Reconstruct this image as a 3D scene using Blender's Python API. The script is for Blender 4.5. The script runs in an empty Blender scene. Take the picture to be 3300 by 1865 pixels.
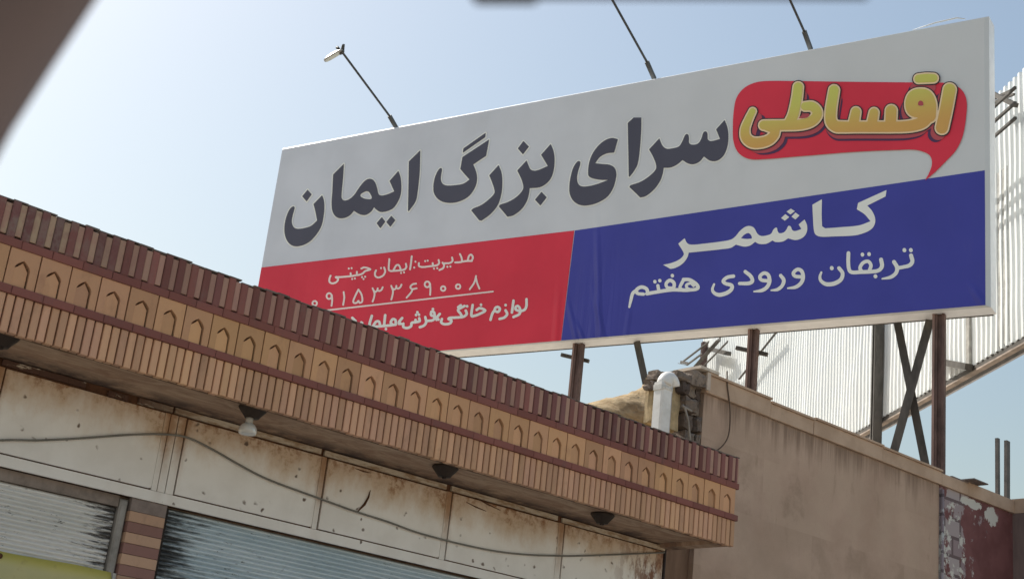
import bpy, math, random
import numpy as np
from mathutils import Vector, Matrix
random.seed(7)
SC = bpy.context.scene
COL = SC.collection

# ------------------------------------------------------------------ camera
PITCH, ROLL = math.radians(19.383), math.radians(6.4597)
CAMP = Vector((0, 0, 1.5))
_f = Vector((0, math.cos(PITCH), math.sin(PITCH)))
_r = Vector((1, 0, 0))
_u = _r.cross(_f)
RIGHT = math.cos(ROLL)*_r + math.sin(ROLL)*_u
UP = -math.sin(ROLL)*_r + math.cos(ROLL)*_u
FWD = _f
FPX = 4567.5                                   # focal length in photo pixels (3300 wide)
cd = bpy.data.cameras.new('camera')
cd.sensor_width = 36.0
cd.lens = 36.0*FPX/3300
cd.clip_start = 0.05
cd.clip_end = 3000
cd.dof.use_dof = True
cd.dof.focus_distance = 13.5
cd.dof.aperture_fstop = 7.0
cam = bpy.data.objects.new('camera', cd)
COL.objects.link(cam)
M = Matrix((RIGHT, UP, -FWD)).transposed().to_4x4()
M.translation = CAMP
cam.matrix_world = M
SC.camera = cam

# ------------------------------------------------------------------ world, sun, exposure
SUN_AZ, SUN_EL = 49.0, 50.0
w = bpy.data.worlds.new('World')
SC.world = w
w.use_nodes = True
nt = w.node_tree
bg = nt.nodes['Background']
sky = nt.nodes.new('ShaderNodeTexSky')
sky.sky_type = 'NISHITA'
sky.sun_disc = False
sky.sun_elevation = math.radians(SUN_EL)
sky.sun_rotation = math.radians(-SUN_AZ)
sky.altitude = 1000
sky.air_density = 2.0
sky.dust_density = 6.5
sky.ozone_density = 1.0
nt.links.new(sky.outputs[0], bg.inputs[0])
bg.inputs[1].default_value = 0.115
sl = bpy.data.lights.new('sun', 'SUN')
sl.energy = 5.0
sl.angle = math.radians(0.53)
sl.color = (1.0, 0.95, 0.87)
so = bpy.data.objects.new('sun', sl)
COL.objects.link(so)
az, el = math.radians(SUN_AZ), math.radians(SUN_EL)
L = Vector((-math.sin(az)*math.cos(el), math.cos(az)*math.cos(el), math.sin(el)))
so.rotation_euler = L.to_track_quat('Z', 'Y').to_euler()
so.location = L*60
SC.view_settings.view_transform = 'Standard'
SC.view_settings.look = 'None'
SC.view_settings.exposure = 0.15
SC.view_settings.gamma = 1.0

# ------------------------------------------------------------------ frames and mapping
YF = math.radians(40.3144)                     # direction of the shop street front
YS = math.radians(146.0377)                    # direction of the big billboard
YW = math.radians(97.0)                        # direction of the corrugated billboard
D = Vector((math.cos(YF), math.sin(YF), 0))    # along the shop front
N = Vector((-math.sin(YF), math.cos(YF), 0))   # into the shop


def ray(x, y):
    x, y = float(x), float(y)
    return FWD + (x-1650)/FPX*RIGHT - (y-932.5)/FPX*UP


def on_plane(x, y, p, yaw):
    n = Vector((-math.sin(yaw), math.cos(yaw), 0))
    d = ray(x, y)
    return CAMP + d*((p-CAMP).dot(n)/d.dot(n))


def on_front(x, y, off):
    return on_plane(x, y, N*off, YF)


def W(s, o, z=0.0):
    """street frame (along the front, depth, height) to world"""
    return D*s + N*o + Vector((0, 0, z))


# ------------------------------------------------------------------ tagging
def tag(o, label=None, cat=None, group=None, kind=None):
    if label: o['label'] = label
    if cat: o['category'] = cat
    if group: o['group'] = group
    if kind: o['kind'] = kind
    return o


def empty(name, loc, rz=0.0, label=None, cat=None, group=None):
    o = bpy.data.objects.new(name, None)
    o.empty_display_size = 0.2
    COL.objects.link(o)
    o.location = loc
    o.rotation_euler = (0, 0, rz)
    return tag(o, label, cat, group)


class MB:
    """collects shapes, builds ONE mesh object"""
    def __init__(s):
        s.v = []; s.f = []; s.sm = []

    def add(s, vs, fs, smooth=False):
        b = len(s.v)
        s.v += [tuple(v) for v in vs]
        s.f += [tuple(i+b for i in f) for f in fs]
        s.sm += [smooth]*len(fs)
        return s

    def box(s, x0, x1, y0, y1, z0, z1, c=0.0):
        """box; c chamfers the four edges along z"""
        if c <= 0:
            vs = [(x0, y0, z0), (x1, y0, z0), (x1, y1, z0), (x0, y1, z0), (x0, y0, z1), (x1, y0, z1), (x1, y1, z1), (x0, y1, z1)]
            fs = [(0, 3, 2, 1), (4, 5, 6, 7), (0, 1, 5, 4), (1, 2, 6, 5), (2, 3, 7, 6), (3, 0, 4, 7)]
            return s.add(vs, fs)
        p = [(x0+c, y0), (x1-c, y0), (x1, y0+c), (x1, y1), (x0, y1), (x0, y0+c)]
        k = len(p)
        ce = min(c, (z1-z0)*0.3)
        q = []
        for (x, y) in p:
            q.append((x, y+ce*0.6 if y < y0+c else y, z0))
        q += [(x, y, z0+ce) for x, y in p] + [(x, y, z1-ce) for x, y in p]
        for (x, y) in p:
            q.append((x, y+ce*0.6 if y < y0+c else y, z1))
        fs = [tuple(range(k-1, -1, -1)), tuple(range(3*k, 4*k))]
        for r in range(3):
            for i in range(k):
                j = (i+1) % k
                fs.append((r*k+i, r*k+j, (r+1)*k+j, (r+1)*k+i))
        return s.add(q, fs)

    def prism(s, poly, y0, y1):
        """polygon in x,z (counter-clockwise seen from -y) between y0 (front) and y1"""
        k = len(poly)
        vs = [(x, y0, z) for x, z in poly] + [(x, y1, z) for x, z in poly]
        fs = [tuple(range(k)), tuple(range(2*k-1, k-1, -1))]
        for i in range(k):
            j = (i+1) % k
            fs.append((i, i+k, j+k, j))
        return s.add(vs, fs)

    def bar(s, a, b, wx, wy, up=None):
        """rectangular bar from a to b"""
        a = Vector(a); b = Vector(b)
        d = (b-a).normalized()
        u = Vector(up) if up else (Vector((0, 0, 1)) if abs(d.z) < 0.9 else Vector((0, 1, 0)))
        x = d.cross(u).normalized(); y = x.cross(d).normalized()
        vs = []
        for p in (a, b):
            for sx, sy in ((-1, -1), (1, -1), (1, 1), (-1, 1)):
                vs.append(p + x*sx*wx/2 + y*sy*wy/2)
        fs = [(0, 3, 2, 1), (4, 5, 6, 7), (0, 1, 5, 4), (1, 2, 6, 5), (2, 3, 7, 6), (3, 0, 4, 7)]
        return s.add(vs, fs)

    def angle(s, a, b, wx, t=0.008, up=None):
        """L-section steel"""
        a = Vector(a); b = Vector(b)
        d = (b-a).normalized()
        u = Vector(up) if up else (Vector((0, 0, 1)) if abs(d.z) < 0.9 else Vector((0, 1, 0)))
        x = d.cross(u).normalized(); y = x.cross(d).normalized()
        s.bar(a+x*wx/2, b+x*wx/2, wx, t, y)
        s.bar(a+y*(wx/2+t), b+y*(wx/2+t), t, wx, y)
        return s

    def tube(s, pts, r, n=10, caps=True):
        pts = [Vector(p) for p in pts]
        rs = r if isinstance(r, (list, tuple)) else [r]*len(pts)
        rings = []
        prev = None
        vs = []
        for i, p in enumerate(pts):
            t = (pts[min(i+1, len(pts)-1)] - pts[max(i-1, 0)]).normalized()
            if prev is None:
                x = t.orthogonal().normalized()
            else:
                x = (prev - t*prev.dot(t)).normalized()
            prev = x
            y = t.cross(x)
            for k in range(n):
                a = 2*math.pi*k/n
                vs.append(p + (x*math.cos(a)+y*math.sin(a))*rs[i])
        fs = []
        m = len(pts)
        for i in range(m-1):
            for k in range(n):
                j = (k+1) % n
                fs.append((i*n+k, i*n+j, (i+1)*n+j, (i+1)*n+k))
        s.add(vs, fs, True)
        if caps:
            b = len(s.v)-len(vs)
            s.f.append(tuple(b+k for k in range(n-1, -1, -1))); s.sm.append(False)
            s.f.append(tuple(b+(m-1)*n+k for k in range(n))); s.sm.append(False)
        return s

    def lathe(s, prof, c, n=24):
        """profile (r, z) turned round a vertical axis at c"""
        vs = []
        for r, z in prof:
            for k in range(n):
                a = 2*math.pi*k/n
                vs.append((c[0]+r*math.cos(a), c[1]+r*math.sin(a), c[2]+z))
        fs = []
        for i in range(len(prof)-1):
            for k in range(n):
                j = (k+1) % n
                fs.append((i*n+k, i*n+j, (i+1)*n+j, (i+1)*n+k))
        return s.add(vs, fs, True)

    def build(s, name, m, parent=None):
        me = bpy.data.meshes.new(name)
        me.from_pydata(s.v, [], s.f)
        me.polygons.foreach_set('use_smooth', s.sm)
        me.update()
        if m: me.materials.append(m)
        o = bpy.data.objects.new(name, me)
        COL.objects.link(o)
        if parent: o.parent = parent
        return o


# ------------------------------------------------------------------ materials
def lin(c):
    return tuple(((x/12.92) if x <= 0.04045 else ((x+0.055)/1.055)**2.4) for x in (v/255 for v in c))


class NT:
    def __init__(s, name, rough=0.8, spec=0.3, metal=0.0):
        s.m = bpy.data.materials.new(name)
        s.m.use_nodes = True
        s.t = s.m.node_tree
        s.p = s.t.nodes['Principled BSDF']
        s.p.inputs['Roughness'].default_value = rough
        s.p.inputs['Specular IOR Level'].default_value = spec
        s.p.inputs['Metallic'].default_value = metal
        s.co = s.t.nodes.new('ShaderNodeTexCoord').outputs['Object']

    def lk(s, a, b):
        s.t.links.new(a, b)

    def val(s, sock, v):
        if hasattr(v, 'is_linked') or isinstance(v, bpy.types.NodeSocket):
            s.lk(v, sock)
        else:
            sock.default_value = v

    def map(s, scale=(1, 1, 1), loc=(0, 0, 0), rot=(0, 0, 0), co=None):
        n = s.t.nodes.new('ShaderNodeMapping')
        s.lk(co or s.co, n.inputs[0])
        n.inputs['Location'].default_value = loc
        n.inputs['Rotation'].default_value = rot
        n.inputs['Scale'].default_value = scale
        return n.outputs[0]

    def noise(s, scale, detail=5, rough=0.6, co=None, dist=0.0):
        n = s.t.nodes.new('ShaderNodeTexNoise')
        s.lk(co or s.co, n.inputs['Vector'])
        n.inputs['Scale'].default_value = scale
        n.inputs['Detail'].default_value = detail
        n.inputs['Roughness'].default_value = rough
        n.inputs['Distortion'].default_value = dist
        return n.outputs['Fac']

    def voro(s, scale, feature='F1', out='Distance', co=None):
        n = s.t.nodes.new('ShaderNodeTexVoronoi')
        n.feature = feature
        s.lk(co or s.co, n.inputs['Vector'])
        n.inputs['Scale'].default_value = scale
        return n.outputs[out]

    def ramp(s, fac, a, b, va=0.0, vb=1.0):
        """smooth remap of fac from a..b to va..vb"""
        n = s.t.nodes.new('ShaderNodeMapRange')
        n.interpolation_type = 'SMOOTHSTEP'
        s.lk(fac, n.inputs[0])
        n.inputs[1].default_value = a; n.inputs[2].default_value = b
        n.inputs[3].default_value = va; n.inputs[4].default_value = vb
        return n.outputs[0]

    def math(s, op, a, b=0.0):
        n = s.t.nodes.new('ShaderNodeMath')
        n.operation = op
        s.val(n.inputs[0], a); s.val(n.inputs[1], b)
        return n.outputs[0]

    def xyz(s, co=None):
        n = s.t.nodes.new('ShaderNodeSeparateXYZ')
        s.lk(co or s.co, n.inputs[0])
        return n.outputs

    def mix(s, fac, a, b):
        n = s.t.nodes.new('ShaderNodeMix')
        n.data_type = 'RGBA'
        s.val(n.inputs[0], fac)
        for i, c in ((6, a), (7, b)):
            if isinstance(c, tuple): n.inputs[i].default_value = (*c, 1.0)[:4]
            else: s.lk(c, n.inputs[i])
        return n.outputs[2]

    def island(s):
        return s.t.nodes.new('ShaderNodeNewGeometry').outputs['Random Per Island']

    def color(s, c):
        if isinstance(c, tuple): s.p.inputs['Base Color'].default_value = (*c, 1.0)[:4]
        else: s.lk(c, s.p.inputs['Base Color'])
        return s

    def bump(s, h, strength=0.3, dist=0.01):
        n = s.t.nodes.new('ShaderNodeBump')
        n.inputs['Strength'].default_value = strength
        n.inputs['Distance'].default_value = dist
        s.lk(h, n.inputs['Height'])
        s.lk(n.outputs[0], s.p.inputs['Normal'])
        return s


def k(c, f):
    return tuple(x*f for x in c)


def plain(name, c, rough=0.7, var=0.25, scale=6.0, bump=0.0, spec=0.3, metal=0.0, island=0.0, stretch=None):
    """base colour with two octave dirt variation"""
    t = NT(name, rough, spec, metal)
    co = t.map(scale=stretch) if stretch else None
    n1 = t.noise(scale, 6, 0.65, co)
    col = t.mix(t.ramp(n1, 0.3, 0.7), k(c, 1-var), k(c, 1+var*0.6))
    if island:
        col2 = t.mix(t.island(), k(c, 1-island), k(c, 1+island))
        col = t.mix(0.5, col, col2)
    t.color(col)
    if bump:
        t.bump(t.noise(scale*6, 6, 0.7, co), bump, 0.01)
    return t.m

# ================================================================== the setting
def m_ground():
    t = NT('dusty_ground', 0.95, 0.1)
    t.color(t.mix(t.noise(0.6, 8, 0.65), (0.36, 0.31, 0.245), (0.48, 0.42, 0.34)))
    return t.bump(t.noise(9, 6, 0.7), 0.4, 0.03).m


def m_road():
    t = NT('dusty_road', 0.9, 0.2)
    n1 = t.noise(0.5, 5); n2 = t.noise(90, 3, 0.7)
    c = t.mix(t.ramp(n1, 0.35, 0.65), (0.31, 0.275, 0.23), (0.40, 0.36, 0.30))
    t.color(t.mix(t.ramp(n2, 0.45, 0.75), c, (0.42, 0.36, 0.29)))
    return t.bump(n2, 0.4, 0.006).m


def m_paving():
    t = NT('paving', 0.85, 0.25)
    b = t.t.nodes.new('ShaderNodeTexBrick')
    t.lk(t.map(rot=(0, 0, YF)), b.inputs['Vector'])
    b.inputs['Scale'].default_value = 1.0
    b.inputs['Brick Width'].default_value = 0.3
    b.inputs['Row Height'].default_value = 0.3
    b.inputs['Mortar Size'].default_value = 0.006
    b.offset = 0.0
    b.inputs['Color1'].default_value = (0.46, 0.42, 0.37, 1)
    b.inputs['Color2'].default_value = (0.40, 0.365, 0.32, 1)
    b.inputs['Mortar'].default_value = (0.1, 0.09, 0.08, 1)
    t.color(t.mix(t.ramp(t.noise(3, 6), 0.4, 0.8, 0, 0.5), b.outputs[0], (0.2, 0.16, 0.12)))
    return t.m


g = MB()
g.add([(-900, -900, 0), (900, -900, 0), (900, 900, 0), (-900, 900, 0)], [(0, 1, 2, 3)])
tag(g.build('ground', m_ground()), kind='structure')
g = MB()
a = [W(-90, -6.5, .004), W(110, -6.5, .004), W(110, 5.6, .004), W(-90, 5.6, .004)]
g.add(a, [(0, 1, 2, 3)])
tag(g.build('road', m_road()), kind='structure')
g = MB()
g.add([W(-90, 5.8, .13), W(110, 5.8, .13), W(110, 9.6, .13), W(-90, 9.6, .13)], [(0, 1, 2, 3)])
tag(g.build('pavement', m_paving()), kind='structure')
g = MB()
for i in range(-40, 60):
    e = [W(i*1.0+.006, 5.6, 0), W(i*1.0+.994, 5.6, 0), W(i*1.0+.994, 5.8, 0), W(i*1.0+.006, 5.8, 0)]
    g.add(e+[p+Vector((0, 0, .134)) for p in e], [(0, 3, 2, 1), (4, 5, 6, 7), (0, 1, 5, 4), (1, 2, 6, 5), (2, 3, 7, 6), (3, 0, 4, 7)])
tag(g.build('kerb', plain('kerb_stone', (0.4, 0.37, 0.33), 0.85, .3)), kind='structure')

# ================================================================== the shop
S0, O0 = 6.5, 8.95
shop = empty('shop_building', W(S0, O0, 0), YF,
             'low brick shop with arched tile canopy over white metal panels and roller shutters', 'shop')


def X(s): return s-S0
def Y(o): return o-O0


OF = 8.187                                     # front plane of the canopy
SL, SR = -1.2, 9.883                           # ends of the canopy


def warp(t):
    """arch number to position along the front"""
    return 3.046 + 0.2025*t + 0.000214*t*t


TAN = (0.50, 0.30, 0.155)
PINK = (0.46, 0.265, 0.165)
MAROON = (0.25, 0.098, 0.08)


def m_brick(name, c1, c2, isl=0.18, dirt=(0.12, 0.08, 0.06), dirtamt=0.35, worn=None):
    t = NT(name, 0.85, 0.25)
    sel = t.math('ADD', t.math('MULTIPLY', t.ramp(t.noise(0.55, 3), 0.35, 0.65), .5), t.math('MULTIPLY', t.math('FRACT', t.math('MULTIPLY', t.island(), 7.3)), .5))
    base = t.mix(sel, c1, c2)
    v = t.mix(t.island(), (1-isl,)*3, (1+isl,)*3)
    mm = t.t.nodes.new('ShaderNodeMix'); mm.data_type = 'RGBA'; mm.blend_type = 'MULTIPLY'
    mm.inputs[0].default_value = 1.0
    t.lk(base, mm.inputs[6]); t.lk(v, mm.inputs[7])
    n = t.noise(7, 8, 0.72, t.map(scale=(1, 1, .45)))
    c = t.mix(t.ramp(n, 0.5, 0.78, 0, dirtamt), mm.outputs[2], dirt)
    if worn:                                   # bleached patches on the old left end
        x, y, z = t.xyz()
        mk = t.math('MULTIPLY', t.ramp(x, -2.2, -4.2), t.ramp(t.noise(11, 6, .7), .42, .62))
        c = t.mix(mk, c, worn)
    t.color(c)
    return t.bump(t.noise(45, 5, .7), 0.35, 0.006).m


# --- walls and roof of the shop
g = MB()
g.box(X(-1.2), X(9.84), Y(9.06), Y(9.3), 3.02, 4.2)            # lintel wall behind the panels
for a, b in ((-1.2, -1.0), (9.7, 9.84)):
    g.box(X(a), X(b), Y(9.06), Y(9.3), 0, 3.02)
g.box(X(-1.2), X(-1.0), Y(9.3), Y(15), 0, 4.2)
g.box(X(9.64), X(9.84), Y(9.3), Y(15), 0, 4.2)
g.box(X(-1.2), X(9.84), Y(15), Y(15.2), 0, 4.2)
g.build('wall', plain('shop_plaster', (0.3, 0.22, 0.16), .9, .3), shop)
g = MB()
g.box(X(-1.2), X(9.84), Y(8.24), Y(15.2), 4.203, 4.32)
g.build('roof', plain('roof_mud', (0.28, 0.22, 0.15), .95, .3), shop)

# --- soffit with raised rim
t = NT('soffit_plaster', 0.9, 0.15)
st = t.noise(2.2, 7, .7, t.map(scale=(1.3, 3.2, 1), rot=(0, 0, .35)), 1.2)
c = t.mix(t.ramp(st, .3, .68), (0.33, 0.20, 0.135), (0.54, 0.385, 0.27))
c = t.mix(t.ramp(t.noise(7, 5, .7), .58, .75, 0, .6), c, (0.2, 0.135, 0.10))
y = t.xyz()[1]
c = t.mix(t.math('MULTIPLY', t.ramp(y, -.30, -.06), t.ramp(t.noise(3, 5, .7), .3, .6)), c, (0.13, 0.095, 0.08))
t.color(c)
t.bump(st, .5, .012)
m_soffit = t.m
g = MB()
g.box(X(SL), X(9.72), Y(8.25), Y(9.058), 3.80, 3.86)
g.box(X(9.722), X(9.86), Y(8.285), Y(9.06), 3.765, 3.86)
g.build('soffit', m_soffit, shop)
g = MB()
g.box(X(SL), X(9.86), Y(8.25), Y(8.28), 3.765, 3.797)
g.build('soffit_rim', plain('rim_mortar', (0.2, 0.12, 0.075), .9, .3), shop)

# --- the stick course at the bottom of the canopy
g = MB()
tt = -15.0
pitch = 0.2885
while warp(tt) < SR-0.02:
    a, b = warp(tt), min(warp(tt+pitch), SR)
    if a > SL:
        zt = 3.992-.002
        zb = 3.76 + random.uniform(-.004, .004)
        dy = random.uniform(-.003, .003)
        g.box(X(a)+.0055, X(b)-.0055, Y(OF)+dy, Y(OF)+.05, zb, zt, .005)
    tt += pitch
g.build('stick_course', m_brick('stick_brick', (0.62, 0.375, 0.215), (0.56, 0.325, 0.225), .17, (0.13, .08, .06), .4), shop)
g = MB()
g.box(X(SL), X(SR), Y(OF)+.0525, Y(OF)+.06, 3.764, 4.55)
g.build('backing', plain('dark_mortar', (0.23, 0.12, 0.075), .95, .3), shop)

# --- trim bands
m_trim = m_brick('maroon_trim', MAROON, (0.23, 0.092, 0.08), .12, (.14, .10, .095), .5)
for z0, z1, pr in ((3.993, 4.044, .014), (4.281, 4.334, .010)):
    g = MB()
    tt = -14.2
    while warp(tt) < SR:
        a, b = warp(tt), min(warp(tt+1.0), SR+.006)
        if a > SL:
            d = random.uniform(-.002, .002)
            g.box(X(a)+.001, X(b)-.001, Y(OF)-pr+d, Y(OF)+.05, z0, z1, .004)
        tt += 1.0
    g.build('trim_band', m_trim, shop)

# --- arched tiles
g = MB()
i = -16
while warp(i-.5) < SR-.05:
    a, b = warp(i-.5), warp(i+.5)
    if b > SR: b = SR
    if a > SL:
        x0, x1 = X(a)+.0045, X(b)-.0045
        xc = X(warp(i))+random.uniform(-.002, .002)
        hw = .05
        z0, z1, zs, za = 4.046, 4.279, 4.163+random.uniform(-.004, .004), 4.217
        arch = []
        for q in range(0, 6):                  # pointed arch, left side up
            u = q/5
            arch.append((xc-hw*(1-u**1.7), zs+(za-zs)*u))
        for q in range(4, -1, -1):
            u = q/5
            arch.append((xc+hw*(1-u**1.7), zs+(za-zs)*u))
        y0 = Y(OF)+random.uniform(-.003, .002)
        # left leaf, right leaf and head joined as one outline with the niche cut in from below
        poly = [(x0, z0), (xc-hw, z0)] + arch + [(xc+hw, z0), (x1, z0), (x1, z1), (x0, z1)]
        g.prism(poly, y0, y0+.05)
        # sunk back of the niche, sloping out towards the foot
        sw = random.uniform(.007, .012)
        dp_ = random.uniform(.008, .014)
        g.add([(xc-hw-.001, y0+.002, z0), (xc+hw-sw, y0+dp_, z0), (xc+hw-sw, y0+dp_+.003, zs-.006), (xc+.001, y0+dp_+.003, za-.012), (xc-hw*.6, y0+.008, zs+.012), (xc-hw-.001, y0+.004, zs-.002)], [(0, 1, 2, 3, 4, 5)])
    i += 1
g.build('arch_tile_band', m_brick('arch_tile', (0.62, 0.36, 0.18), (0.57, 0.32, 0.20), .17, (0.30, .16, .10), .45), shop)

# --- soldier course: projecting maroon bricks, sunk lighter bricks between
dk, lt, cap = MB(), MB(), MB()
tt = -14.0
pitch = 0.4735
n = 0
while warp(tt) < SR-.01:
    a, b = warp(tt), min(warp(tt+pitch), SR)
    if a > SL:
        mid = a + (b-a)*.56
        top = 4.566+random.uniform(-.006, .005)
        gone = abs(a-4.53) < .05 or abs(a-3.2) < .05
        if gone: top -= .014
        dk.box(X(a)+.002, X(mid)-.002, Y(OF)-.009+random.uniform(-.003, .003), Y(OF)+.05, 4.335, top, .006)
        lt.box(X(mid)-.001, X(b)+.001, Y(OF)+.001+random.uniform(-.003, .003), Y(OF)+.05, 4.346+random.uniform(-.003, .006), top-random.uniform(.004, .016), .004)
        h = top+random.uniform(.002, .008)
        cap.box(X(a)-.001, X(b)-.003, Y(OF)-.004+random.uniform(-.004, .004), Y(8.32), top+.001, h+.004)
    tt += pitch
dk.build('soldier_course', m_brick('maroon_brick', MAROON, (0.175, 0.083, 0.083), .28, (.20, .15, .135), .5, (.24, .18, .155)), shop)
lt.build('inset_course', m_brick('inset_brick', (0.40, 0.225, 0.185), (0.38, 0.245, 0.185), .2, (.2, .15, .13), .4, (.46, .35, .24)), shop)
cap.build('parapet_cap', plain('cap_cement', (0.17, 0.145, 0.13), .9, .4, 10, .4, island=.3), shop)
g = MB()
g.box(X(SL), X(SR)-.004, Y(8.25), Y(8.32), 3.868, 4.558)
g.build('parapet', plain('parapet_brick', (0.26, 0.16, 0.11), .9, .3), shop)

# --- white sheet metal panels under the canopy
def m_panel():
    t = NT('painted_sheet_metal', 0.5, 0.4)
    x, y, z = t.xyz()
    base = t.mix(t.ramp(t.noise(2.5, 5), .35, .65), (0.76, 0.725, 0.68), (0.84, 0.81, 0.77))
    # rust stain running down from the top edge, ragged
    n = t.noise(3.0, 6, .68, t.map(scale=(1.4, 1, .8)))
    h = t.math('ADD', z, t.math('MULTIPLY', t.math('SUBTRACT', n, .5), .55))
    c = t.mix(t.ramp(h, 3.42, 3.72, 0, .72), base, (0.52, 0.335, 0.17))
    c = t.mix(t.math('MULTIPLY', t.ramp(h, 3.60, 3.78), t.ramp(t.noise(14, 6, .7), .42, .62)), c, (0.27, 0.12, 0.045))
    sm = None                                  # rust bleeding from the seams between the sheets
    for sx in (3.345, 4.60, 4.725, 5.93, 7.18, 8.46, 9.73):
        dd = t.math('ABSOLUTE', t.math('SUBTRACT', x, X(sx)))
        sm = dd if sm is None else t.math('MINIMUM', sm, dd)
    sm = t.math('ADD', sm, t.math('MULTIPLY', t.math('SUBTRACT', t.noise(9, 6, .7, t.map(scale=(1, 1, .5))), .5), .14))
    sm = t.math('MULTIPLY', t.ramp(sm, .075, .0), t.ramp(h, 3.25, 3.65, .1, .85))
    c = t.mix(sm, c, (0.34, 0.18, 0.085))
    # chipped spots
    nd = t.t.nodes.new('ShaderNodeTexNoise'); nd.inputs['Scale'].default_value = 14; nd.inputs['Detail'].default_value = 4
    t.lk(t.co, nd.inputs['Vector'])
    ma = t.t.nodes.new('ShaderNodeVectorMath'); ma.operation = 'MULTIPLY_ADD'
    t.lk(nd.outputs['Color'], ma.inputs[0]); ma.inputs[1].default_value = (.075, .0, .05); t.lk(t.map(scale=(1, .2, 1)), ma.inputs[2])
    v = t.voro(10, 'F1', 'Distance', ma.outputs[0])
    sp = t.math('MULTIPLY', t.ramp(v, .20, .09), t.ramp(t.noise(4.5, 3), .47, .57))
    c = t.mix(sp, c, (0.13, 0.085, 0.06))
    # heavy rust at the far right panel
    rr = t.math('MULTIPLY', t.ramp(x, 2.45, 3.2), t.ramp(t.noise(6, 6, .7, t.map(scale=(1.6, 1, .7))), .44, .58))
    c = t.mix(rr, c, (0.20, 0.075, 0.028))
    # fine speckle
    c = t.mix(t.ramp(t.noise(60, 4, .8), .66, .8, 0, .5), c, (0.25, 0.2, 0.16))
    t.color(c)
    return t.bump(t.noise(1.8, 3), .12, .05).m


MP = m_panel()
m_rust = plain('rust_gap', (0.12, 0.055, 0.028), .9, .4, 12)
g = MB()
g.box(X(-1.2), X(9.80), Y(8.968), Y(9.055), 3.115, 3.797)
g.build('rusty_backing', m_rust, shop)
# continuous bottom strip, with a second fold
g = MB()
g.box(X(-1.2), X(9.83), Y(8.945), Y(8.966), 3.11, 3.184)
g.build('bottom_strip', MP, shop)
GAPW = .004
seams = [(-1.2, .95), (1.01, 2.14), (2.2, 3.32), (3.375, 4.552), (4.731, 5.9), (5.958, 7.147), (7.211, 8.425), (8.50, 9.69)]
for a, b in seams:
    x0, x1 = X(a)+GAPW, X(b)-GAPW*.5
    z0, z1 = 3.195, 3.733
    r = .018
    poly = [(x0, z0)]
    for q in range(5):
        an = -math.pi/2 + math.pi/2*q/4
        poly.append((x1-r+r*math.cos(an), z0+r+r*math.sin(an)))
    poly += [(x1, z1), (x0, z1)]
    g = MB().prism(poly, Y(8.948), Y(8.966))
    g.build('cladding_panel', MP, shop)
# narrow strips between the panels
for a, b in ((.958, 1.0), (2.148, 2.19), (3.326, 3.367), (4.553, 4.593), (4.600, 4.655), (4.663, 4.722), (5.902, 5.945), (7.149, 7.2), (8.428, 8.489), (9.692, 9.782)):
    MB().box(X(a), X(b), Y(8.949), Y(8.966), 3.187, 3.737).build('seam_strip', MP, shop)
# curled cream rail under the soffit, broken over the first panel
t = NT('cream_rail', 0.6, 0.3)
n = t.noise(5, 6, .7, t.map(scale=(1, 1, 4)))
x, y, z = t.xyz()
c = t.mix(t.ramp(n, .42, .62), (0.55, 0.47, 0.36), (0.33, 0.22, 0.13))
t.color(t.mix(t.math('MULTIPLY', t.ramp(n, .36, .44), t.ramp(x, -1.5, -2.3, 0, 1)), c, (0.09, .045, .03)))
m_rail = t.m
for a, b, dz in ((-1.2, 3.3, 0), (3.34, 3.93, .002), (4.1, 4.25, -.008), (4.33, 4.6, .0), (4.62, 5.88, .002), (5.915, 7.13, 0), (7.19, 8.40, .002), (8.46, 9.80, -.002)):
    m = 14
    g = MB()
    for q in range(m):
        xa, xb = X(a+(b-a)*q/m), X(a+(b-a)*(q+1)/m)
        w_ = .003*math.sin(q*1.3+a)
        g.bar((xa, Y(8.952)+w_, 3.7665+dz), (xb, Y(8.952)+.003*math.sin((q+1)*1.3+a), 3.7665+dz), .02, .040)
    g.build('top_rail', m_rail, shop)
# torn gash in the third panel and folded slits
g = MB()
pts = [(915, 1290), (908, 1278), (902, 1262), (893, 1248)]
pp = [on_front(x/2576*3300, y/2576*3300, 8.942) for x, y in ((932, 1232), (927, 1250), (917, 1268), (908, 1277), (899, 1287))]
loc = [Vector((p.dot(D)-S0, p.dot(N)-O0, p.z)) for p in pp]
g.tube(loc, [.002, .008, .010, .007, .002], 6)
g.build('torn_gash', m_rust, shop)
for (x0, y0, x1, y1) in ((1525, 1598, 1612, 1643), (1503, 1617, 1567, 1646), (1145, 1508, 1195, 1523)):
    a = on_front(x0, y0, 8.946); b = on_front(x1, y1, 8.946)
    MB().tube([(a.dot(D)-S0, Y(8.946), a.z), ((a+b).dot(D)/2-S0, Y(8.946), (a.z+b.z)/2-.004), (b.dot(D)-S0, Y(8.946), b.z)], [.002, .006, .002], 6).build('rusty_slit', m_rust, shop)

# --- striped brick pier between the shutters
tanb, mar = MB(), MB()
z = 3.10
j = 0
zt = 3.02
tanb_m = m_brick('pier_tan_brick', (0.50, 0.32, 0.22), (0.46, 0.295, 0.21), .15, (.15, .1, .08), .4)
mar_m = m_brick('pier_maroon_brick', (0.27, 0.15, 0.125), (0.25, 0.135, 0.12), .15, (.12, .08, .07), .4)
while zt > .13:
    zb = zt-.0725
    (tanb if j % 2 == 0 else mar).box(X(4.435), X(4.705), Y(8.957), Y(9.2), zb+.002, zt-.001, .003)
    zt = zb; j += 1
pier = tanb.build('brick_pier', tanb_m, shop)
mar.build('maroon_stripe', mar_m, pier)
g = MB()
g.box(X(4.435), X(4.705), Y(8.962), Y(9.2), 3.022, 3.107)
g.build('pier_cap', plain('pier_cement', (0.26, 0.21, 0.19), .9, .3), pier)
g = MB()
g.box(X(9.70), X(9.80), Y(8.965), Y(9.058), .13, 3.108)
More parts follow.
